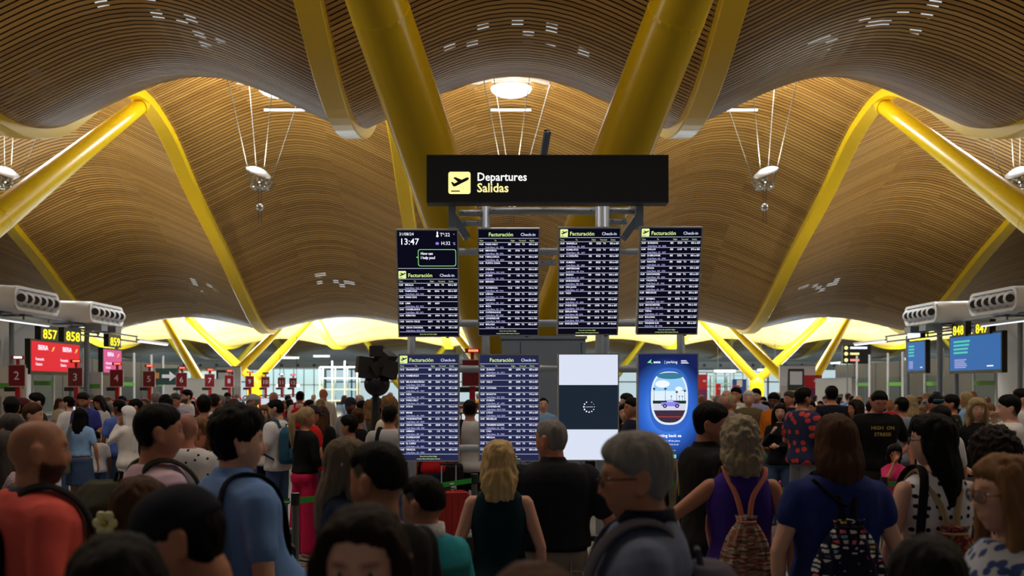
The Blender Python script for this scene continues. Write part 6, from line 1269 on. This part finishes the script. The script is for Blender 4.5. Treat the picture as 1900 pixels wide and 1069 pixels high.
g, q, A = mid(dict(sex='m', hair='crop', build=1.14, head=(0, 26), eyes=True, recede=0.02, arms=('hip', ((0.27, 0.02, 1.13), (0.36, 0.20, 0.92))), beard=0.2), 1628, 722, 11.8, 178, 'ruddy', 'black', C('jetblack', 10, 10, 11), 'man in black t-shirt printed HIGH ON STRESS looking down', bottom=C('darkkhaki', 62, 58, 48))
gl = mat('print_gold', srgb(190, 160, 70), rough=0.6); o = text('HIGH  ON\nSTRESS!', 0.052, gl, g, 0, 1.30, y=0, align='CENTER', spacing=1.35, xscale=1.05, bold=0.001, name='shirt_print'); o.rotation_euler = (PI/2, 0, PI); o.location = (0, 0.170, 1.33)
mid(dict(sex='f', hair='curly', hairlen=0.16, eyes=True, arms=('relax', 'face')), 1660, 824, 11.0, 172, 'tan', 'darkbrown', C('hotpink', 226, 60, 120), 'small curly-haired girl in hot pink holding a hand to her mouth')
mid(dict(sex='m', hair='crop', build=1.05), 1673, 737, 13.4, 10, 'ruddy', 'black', C('steelgrey', 132, 140, 154), 'man in steel grey t-shirt seen from behind right of the STRESS shirt'); mid(dict(sex='f', hair='wavy', hairlen=0.3), 1690, 733, 16.5, 0, 'fair', 'ashblonde', C('blush', 214, 196, 200), 'blonde woman in blush top behind the steel grey t-shirt')
g, q, A = mid(dict(sex='m', hair='crop', head=(0, 30), eyes=True, build=1.1), 1732, 727, 12.8, 176, 'ruddy', 'black', C('pitch', 14, 14, 16), 'man in black with sunglasses on top of his head'); MB().box(-0.06, 0.06, 0.075, 0.09, 0.085, 0.112).build('sunglasses', mat('lens_teal', (0.02, 0.16, 0.2), rough=0.1), g).matrix_local = A['HM']
mid(dict(sex='m', hair='short'), 1765, 732, 13.8, 60, 'tan', 'black', cloth('camo', srgb(30, 34, 30), 'floral', c2=srgb(90, 110, 40), scale=16, r=0.2), 'young man in black and green patterned t-shirt')
mid(dict(sex='f', hair='wavy', hairlen=0.34, eyes=True, head=(0, 4), arms=('relax', 'trolley')), 1812, 737, 11.6, 172, 'fair', 'ashblonde', C('ebony', 18, 17, 18), 'woman with long ash blonde waves in black t-shirt facing the camera', bottom=GREYC)
mid(dict(sex='m', hair='short', sleeve='long', eyes=True, arms=('relax', 'face'), build=1.08), 1873, 733, 10.2, 62, 'fair', 'black', C('snow', 212, 212, 212), 'dark-haired man in white long-sleeved t-shirt facing left'); mid(dict(sex='m', hair='short'), 1896, 721, 13.2, 60, 'fair', 'black', C('snow2', 200, 200, 204), 'man in white with dark backpack at the right edge')
mid(dict(sex='m', hair='crop'), 1745, 752, 9.2, 20, 'tan', 'black', C('snow3', 206, 206, 208), 'person in white t-shirt behind the polka dot woman'); mid(dict(sex='m', hair='short', eyes=True), 1163, 730, 14.8, 120, 'fair', 'darkbrown', DARK, 'man seen through the gap between loading screen and parking advert'); mid(dict(sex='f', hair='long', hairlen=0.3, eyes=True), 1160, 748, 13.0, 160, 'fair', 'black', DARK, 'dark-haired woman seen through the gap left of the parking advert'); mid(dict(sex='m', hair='crop', sleeve='long'), 1174, 738, 12.2, 100, 'tan', 'black', C('deepblue', 20, 26, 54), 'man in deep blue beside the gap left of the parking advert')
mid(dict(sex='m', hair='crop', build=1.1), 812, 742, 12.3, 10, 'tan', 'black', C('red3', 186, 30, 32), 'man in red top and jeans hidden behind the screens, legs showing below'); mid(dict(sex='f', hair='long', hairlen=0.3), 768, 752, 13.6, -20, 'tan', 'black', DARK, 'woman in black mostly hidden behind the screen that begins with FRANKFURT', bottom=DARK)
print('cast', len(CAST))
# ---------- the rest of the queues
ARCH = []
for kw in (dict(sex='m', hair='short'), dict(sex='m', hair='crop', arms=('relax', 'phone')), dict(sex='m', hair='bald', buzz=0.4, eyes=False), dict(sex='f', hair='long', hairlen=0.32), dict(sex='f', hair='bob', hairlen=0.2, arms=('front', 'relax')), dict(sex='f', hair='pony', hairlen=0.3), dict(sex='m', hair='short', beard=0.9, arms=('strap', 'relax')), dict(sex='f', hair='curly', hairlen=0.15), dict(sex='m', hair='thin', recede=0.03, belly=0.06), dict(sex='m', hair='cap', build=1.05), dict(sex='f', hair='bun', sleeve='none', top='tank')):
    A = make_person(voxel=V3, detail_arm=True, **kw); A['kw'] = kw; ARCH.append(A)
HN = {'short': 'short', 'crop': 'cropped', 'bald': 'no', 'long': 'long', 'bob': 'bobbed', 'pony': 'ponytailed', 'curly': 'curly', 'thin': 'thinning', 'cap': 'capped', 'bun': 'bunned'}
HCN = {'black': 'black', 'darkbrown': 'dark brown', 'brown': 'brown', 'grey': 'grey', 'lightbrown': 'light brown', 'ashblonde': 'ash blonde', 'darkgrey': 'dark grey', 'white': 'white'}
TOPS = [('white', WHITEC), ('black', DARK), ('navy', NAVY), ('grey', GREYC), ('red', C('red', 200, 30, 34)), ('sky blue', C('skyblue2', 120, 160, 205)), ('beige', C('beige2', 188, 176, 156)), ('dark green', C('dgreen', 40, 66, 50)), ('pink', C('pink2', 214, 140, 160)), ('mustard', C('must2', 170, 130, 50)), ('charcoal', C('char2', 50, 52, 58)), ('cream', C('cream3', 214, 206, 190)), ('teal', C('teal2', 30, 100, 110)), ('burgundy', C('burg', 92, 26, 40))]
MARKS = [(34, 'the red sign two'), (142, 'the red sign three'), (218, 'the red sign four'), (278, 'the red sign five'), (338, 'the red sign six'), (390, 'the red sign seven'), (426, 'the red sign eight'), (464, 'the red sign nine'), (493, 'the red sign ten'), (523, 'the red sign eleven'), (547, 'the red sign twelve'), (628, 'the white scaffold'), (697, 'the black sculpture'), (795, 'the clock screen'), (943, 'the second screen column'), (1090, 'the loading screen'), (1240, 'the parking advert'), (1304, 'the red banner'), (1372, 'the small blue panel'), (1415, 'the right V column'), (1477, 'the dark totem'), (1509, 'the red purple panel'), (1590, 'the overhead sign'), (1700, 'the narrow blue monitor'), (1810, 'the large blue monitor'), (1880, 'the right edge')]
rr = random.Random(21); spots = list(CAST); SEEN = set(); made = 0; tries = 0
OBST = [(XK, y, 0.75) for y in np.arange(24, 60, 0.8)]+[(-0.55, 20.5, 0.8), (-0.42, 24, .8), (0.86, 19.6, 1.3), (X0, 23.2, 1.4), ((697-VX)/F*15, 15, 0.5)]+[(S[k][0], S[k][1], 0.4) for k in S]
while made < 125 and tries < 6000:
    tries += 1
    D = 12.5+32*rr.random()**1.35; px = rr.uniform(-10, 1910); x = (px-VX)/F*D
    if 820 < px < 1190 and D < 40 and rr.random() < 0.75: continue
    if not (X0-13.2 < x < X0+13.0): continue
    if any((x-a)**2+(D-b)**2 < 0.62**2 for a, b in spots) or any((x-a)**2+(D-b)**2 < r*r for a, b, r in OBST): continue
    if any(abs(px-(VX+a*F/b)) < 9 and D > b and D-b < 3 for a, b in spots): continue
    A = rr.choice(ARCH); st_ = A['kw']['hair']; hc = rr.choice(list(HCN)) if st_ in ('thin',) else rr.choice(['black', 'darkbrown', 'brown', 'black', 'darkbrown', 'lightbrown', 'ashblonde', 'grey'])
    tn, tm = rr.choice(TOPS); H = rr.gauss(1.74, 0.05) if A['kw']['sex'] == 'm' else rr.gauss(1.65, 0.05)
    mk = min(MARKS, key=lambda m_: abs(m_[0]-px)); side = 'below' if abs(mk[0]-px) < 14 else ('left of' if px < mk[0] else 'right of')
    dist = 'nearer' if D < 19 else ('mid-queue' if D < 29 else 'far')
    hd = {'bald': 'bald', 'cap': 'capped'}.get(st_, '%s %s-haired' % (HN[st_], HCN[hc]))
    lab = '%s %s person in %s top %s %s' % (dist, hd, tn, side, mk[1])
    if lab in SEEN: continue
    SEEN.add(lab); face = rr.choice([0, 20, -25, 60, -70, 95, 150, 180, 200, -110])
    root, q = spawn(A, 'person', px, 0, D, face, skin_mat(rr.choice(['fair', 'tan', 'olive', 'ruddy', 'brown']), hc, 0), None if st_ == 'bald' else hair_mat(hc), {'top': tm, 'bottom': rr.choice([DARK, JEAN, NAVY, KHAKI]), 'cap': rr.choice([DARK, NAVY, WHITEC])}, lab, 'people in the queues', H=H)
    spots.append((x, D)); made += 1
print('filler', made, tries)
bpy.data.scenes.remove(TMP)

# ================================================================== luggage
def suitcase(px, D, w, h, d, m, label, rz=0.0, z=0.0, handle=True):
    t = empty('suitcase', ((px-VX)/F*D, D, z), rz); mb = MB(); b = 0.06 if z == 0 else 0.0
    o = MB().loft([[(p[0], y, p[1]+b) for p in rrect(-w/2+e, w/2-e, e, h-e, 0.05, 5)] for y, e in ((-d/2, 0.015), (-d/2+0.02, 0), (d/2-0.02, 0), (d/2, 0.015))]).build('shell', m, t, smooth=False)
    for x in np.linspace(-w*0.36, w*0.36, 5): MB().box(x-0.008, x+0.008, -d/2-0.006, -d/2+0.002, b+0.06, b+h-0.06).build('rib', m, o)
    if z == 0:
        for sx_ in (-1, 1):
            for sy_ in (-1, 1): MB().tube([(sx_*(w/2-0.05)-0.012, sy_*(d/2-0.04), 0.03), (sx_*(w/2-0.05)+0.012, sy_*(d/2-0.04), 0.03)], 0.03, 12).build('wheel', M_BLACK, t)
    if handle:
        for sx_ in (-1, 1): MB().tube([(sx_*0.09, d/2-0.03, b+h), (sx_*0.09, d/2-0.03, b+h+0.32)], 0.008, 8).build('handle_rod', M_ALU, t)
        MB().tube([(-0.11, d/2-0.03, b+h+0.32), (0.11, d/2-0.03, b+h+0.32)], 0.015, 8).build('handle_grip', M_BLACK, t)
    MB().tube([(-0.06, 0, b+h-0.005), (-0.05, 0, b+h+0.025), (0.05, 0, b+h+0.025), (0.06, 0, b+h-0.005)], 0.009, 8).build('top_handle', M_BLACK, t)
    tag(t, label, 'suitcase', 'suitcases'); return t
M_SUIT = mat('suitcase_black', (0.012, 0.012, 0.014), rough=0.4); M_SUITP = mat('suitcase_pink', srgb(190, 40, 110), rough=0.4); M_SUITW = mat('suitcase_white', (0.55, 0.56, 0.58), rough=0.4); M_SUITR = mat('suitcase_red', srgb(150, 22, 24), rough=0.45)
suitcase(505, 7.7, 0.34, 0.66, 0.22, M_SUIT, 'black suitcase on the floor right of the light blue polo man', 0.5, handle=False); suitcase(1444, 14.6, 0.32, 0.50, 0.22, M_SUITP, 'bright pink suitcase behind the steel stanchion', 0.2, handle=False)
suitcase(1652, 13.0, 0.36, 0.56, 0.22, M_SUITW, 'white suitcase beside the girl in hot pink', -0.4); suitcase(836, 12.0, 0.42, 0.62, 0.24, M_SUITR, 'red suitcase seen under the flight screens', 0.3); suitcase(1840, 9.6, 0.40, 0.60, 0.24, M_SUIT, 'black suitcase behind the curly-haired person at right', 0.2); suitcase(905, 8.2, 0.46, 0.66, 0.26, M_SUIT, 'black suitcase between the couple and the boy in turquoise', -0.2)
M_CHROME = mat('trolley_chrome', (0.45, 0.46, 0.48), rough=0.25, metal=0.9); M_TYEL = mat('trolley_yellow', srgb(170, 150, 30), rough=0.5)
def trolley(px, D, rz, label, panel=True):
    t = empty('luggage_trolley', ((px-VX)/F*D, D, 0), rz)
    for s in (-1, 1):
        MB().tube([(s*0.27, 0.50, 0.14), (s*0.27, -0.20, 0.16), (s*0.27, -0.30, 0.30), (s*0.27, -0.38, 0.95), (s*0.25, -0.42, 1.02)], 0.016, 8).build('frame_tube', M_CHROME, t)
        MB().tube([(s*0.27-0.018, -0.2, 0.075), (s*0.27+0.018, -0.2, 0.075)], 0.075, 14).build('wheel', M_BLACK, t)
    MB().tube([(-0.018, 0.5, 0.075), (0.018, 0.5, 0.075)], 0.075, 14).build('wheel', M_BLACK, t)
    MB().tube([(-0.30, -0.42, 1.02), (0.30, -0.42, 1.02)], 0.022, 10).build('handle', M_BLACK, t)
    for y in (-0.1, 0.1, 0.3, 0.5): MB().tube([(-0.27, y, 0.15), (0.27, y, 0.15)], 0.012, 8).build('deck_bar', M_CHROME, t)
    for z in (0.72, 0.86): MB().tube([(-0.22, -0.36, z), (-0.22, -0.20, z), (0.22, -0.20, z), (0.22, -0.36, z)], 0.008, 6).build('basket_wire', M_CHROME, t)
    for x in (-0.22, -0.1, 0.02, 0.14, 0.22): MB().tube([(x, -0.20, 0.72), (x, -0.20, 0.92)], 0.006, 6).build('basket_wire', M_CHROME, t)
    if panel:
        p = MB().box(-0.24, 0.24, -0.345, -0.325, 0.42, 0.88).build('advert_panel', M_TYEL, t)
        for z0, z1 in ((0.45, 0.52), (0.54, 0.66), (0.70, 0.85)): MB().box(-0.215, 0.215, -0.351, -0.345, z0, z1).build('black_field', M_BLACK, p)
        for x in (-0.14, -0.03, 0.08): MB().tube([(x, -0.355, 0.60), (x, -0.351, 0.60)], 0.032, 12).build('round_mark', M_NUM, p)
    tag(t, label, 'luggage trolley', 'luggage trolleys'); return t
trolley(512, 10.0, -0.75, 'luggage trolley with yellow black panel beside the pink trousers'); trolley(1134, 5.55, PI*0.98, 'chrome luggage trolley held by the grey-haired man', False)
suitcase(500, 10.25, 0.50, 0.30, 0.42, M_SUIT, 'black case on the yellow panelled trolley', -0.75, 0.17, False)
e = empty('flowered_bag', at(484, 880, 10.2)); link('bag', solid_bag if False else MB().loft([ring(0, 0, -0.14, 0.19, 0.13, 20, 3), ring(0, 0, 0.0, 0.21, 0.15, 20, 3), ring(0, 0, 0.10, 0.17, 0.12, 20, 3), ring(0, 0, 0.13, 0.08, 0.06, 20, 2)]).mesh('bag', True), cloth('flowerbag', srgb(22, 20, 22), 'floral', c2=srgb(180, 60, 50), scale=30, r=0.3), e)
strap(e, [(-0.1, 0, 0.10), (-0.06, 0, 0.2), (0.06, 0, 0.2), (0.1, 0, 0.10)], DARK, 0.014, 'handle'); e.location.z = 0.62; tag(e, 'black bag with red flowers on top of the loaded trolley', 'bag')
e = empty('bottle', (((1122-VX)/F*5.55), 5.52, 1.0)); e.location.z = 0.93; MB().tube([(0, 0, 0), (0, 0, 0.12), (0, 0, 0.15), (0, 0, 0.17)], [0.03, 0.03, 0.013, 0.012], 14).build('body', mat('bottle_clear', (0.6, 0.65, 0.75), rough=0.1), e, smooth=True); MB().tube([(0, 0, 0.17), (0, 0, 0.19)], 0.014, 12).build('cap', M_WHITE, e); tag(e, 'small clear water bottle in the trolley basket', 'bottle')
e = empty('handbag', at(1642, 975, 4.75)); e.location.z = 0.98; link('bag', MB().loft([ring(0, 0, -0.16, 0.15, 0.05, 20, 3), ring(0, 0, -0.14, 0.16, 0.06, 20, 3), ring(0, 0, 0.06, 0.13, 0.05, 20, 3), ring(0, 0, 0.08, 0.11, 0.02, 20, 3)]).mesh('bag', True), C('bagteal', 26, 44, 58), e); strap(e, [(-0.09, 0, 0.06), (-0.08, 0, 0.20), (0, 0, 0.26), (0.08, 0, 0.20), (0.09, 0, 0.06)], C('bagteal', 26, 44, 58), 0.01, 'handle'); MB().box(-0.02, 0.02, -0.055, -0.05, 0.0, 0.03).build('clasp', M_SILVER, e); tag(e, 'dark teal handbag at the right hip of the royal blue t-shirt woman', 'handbag')
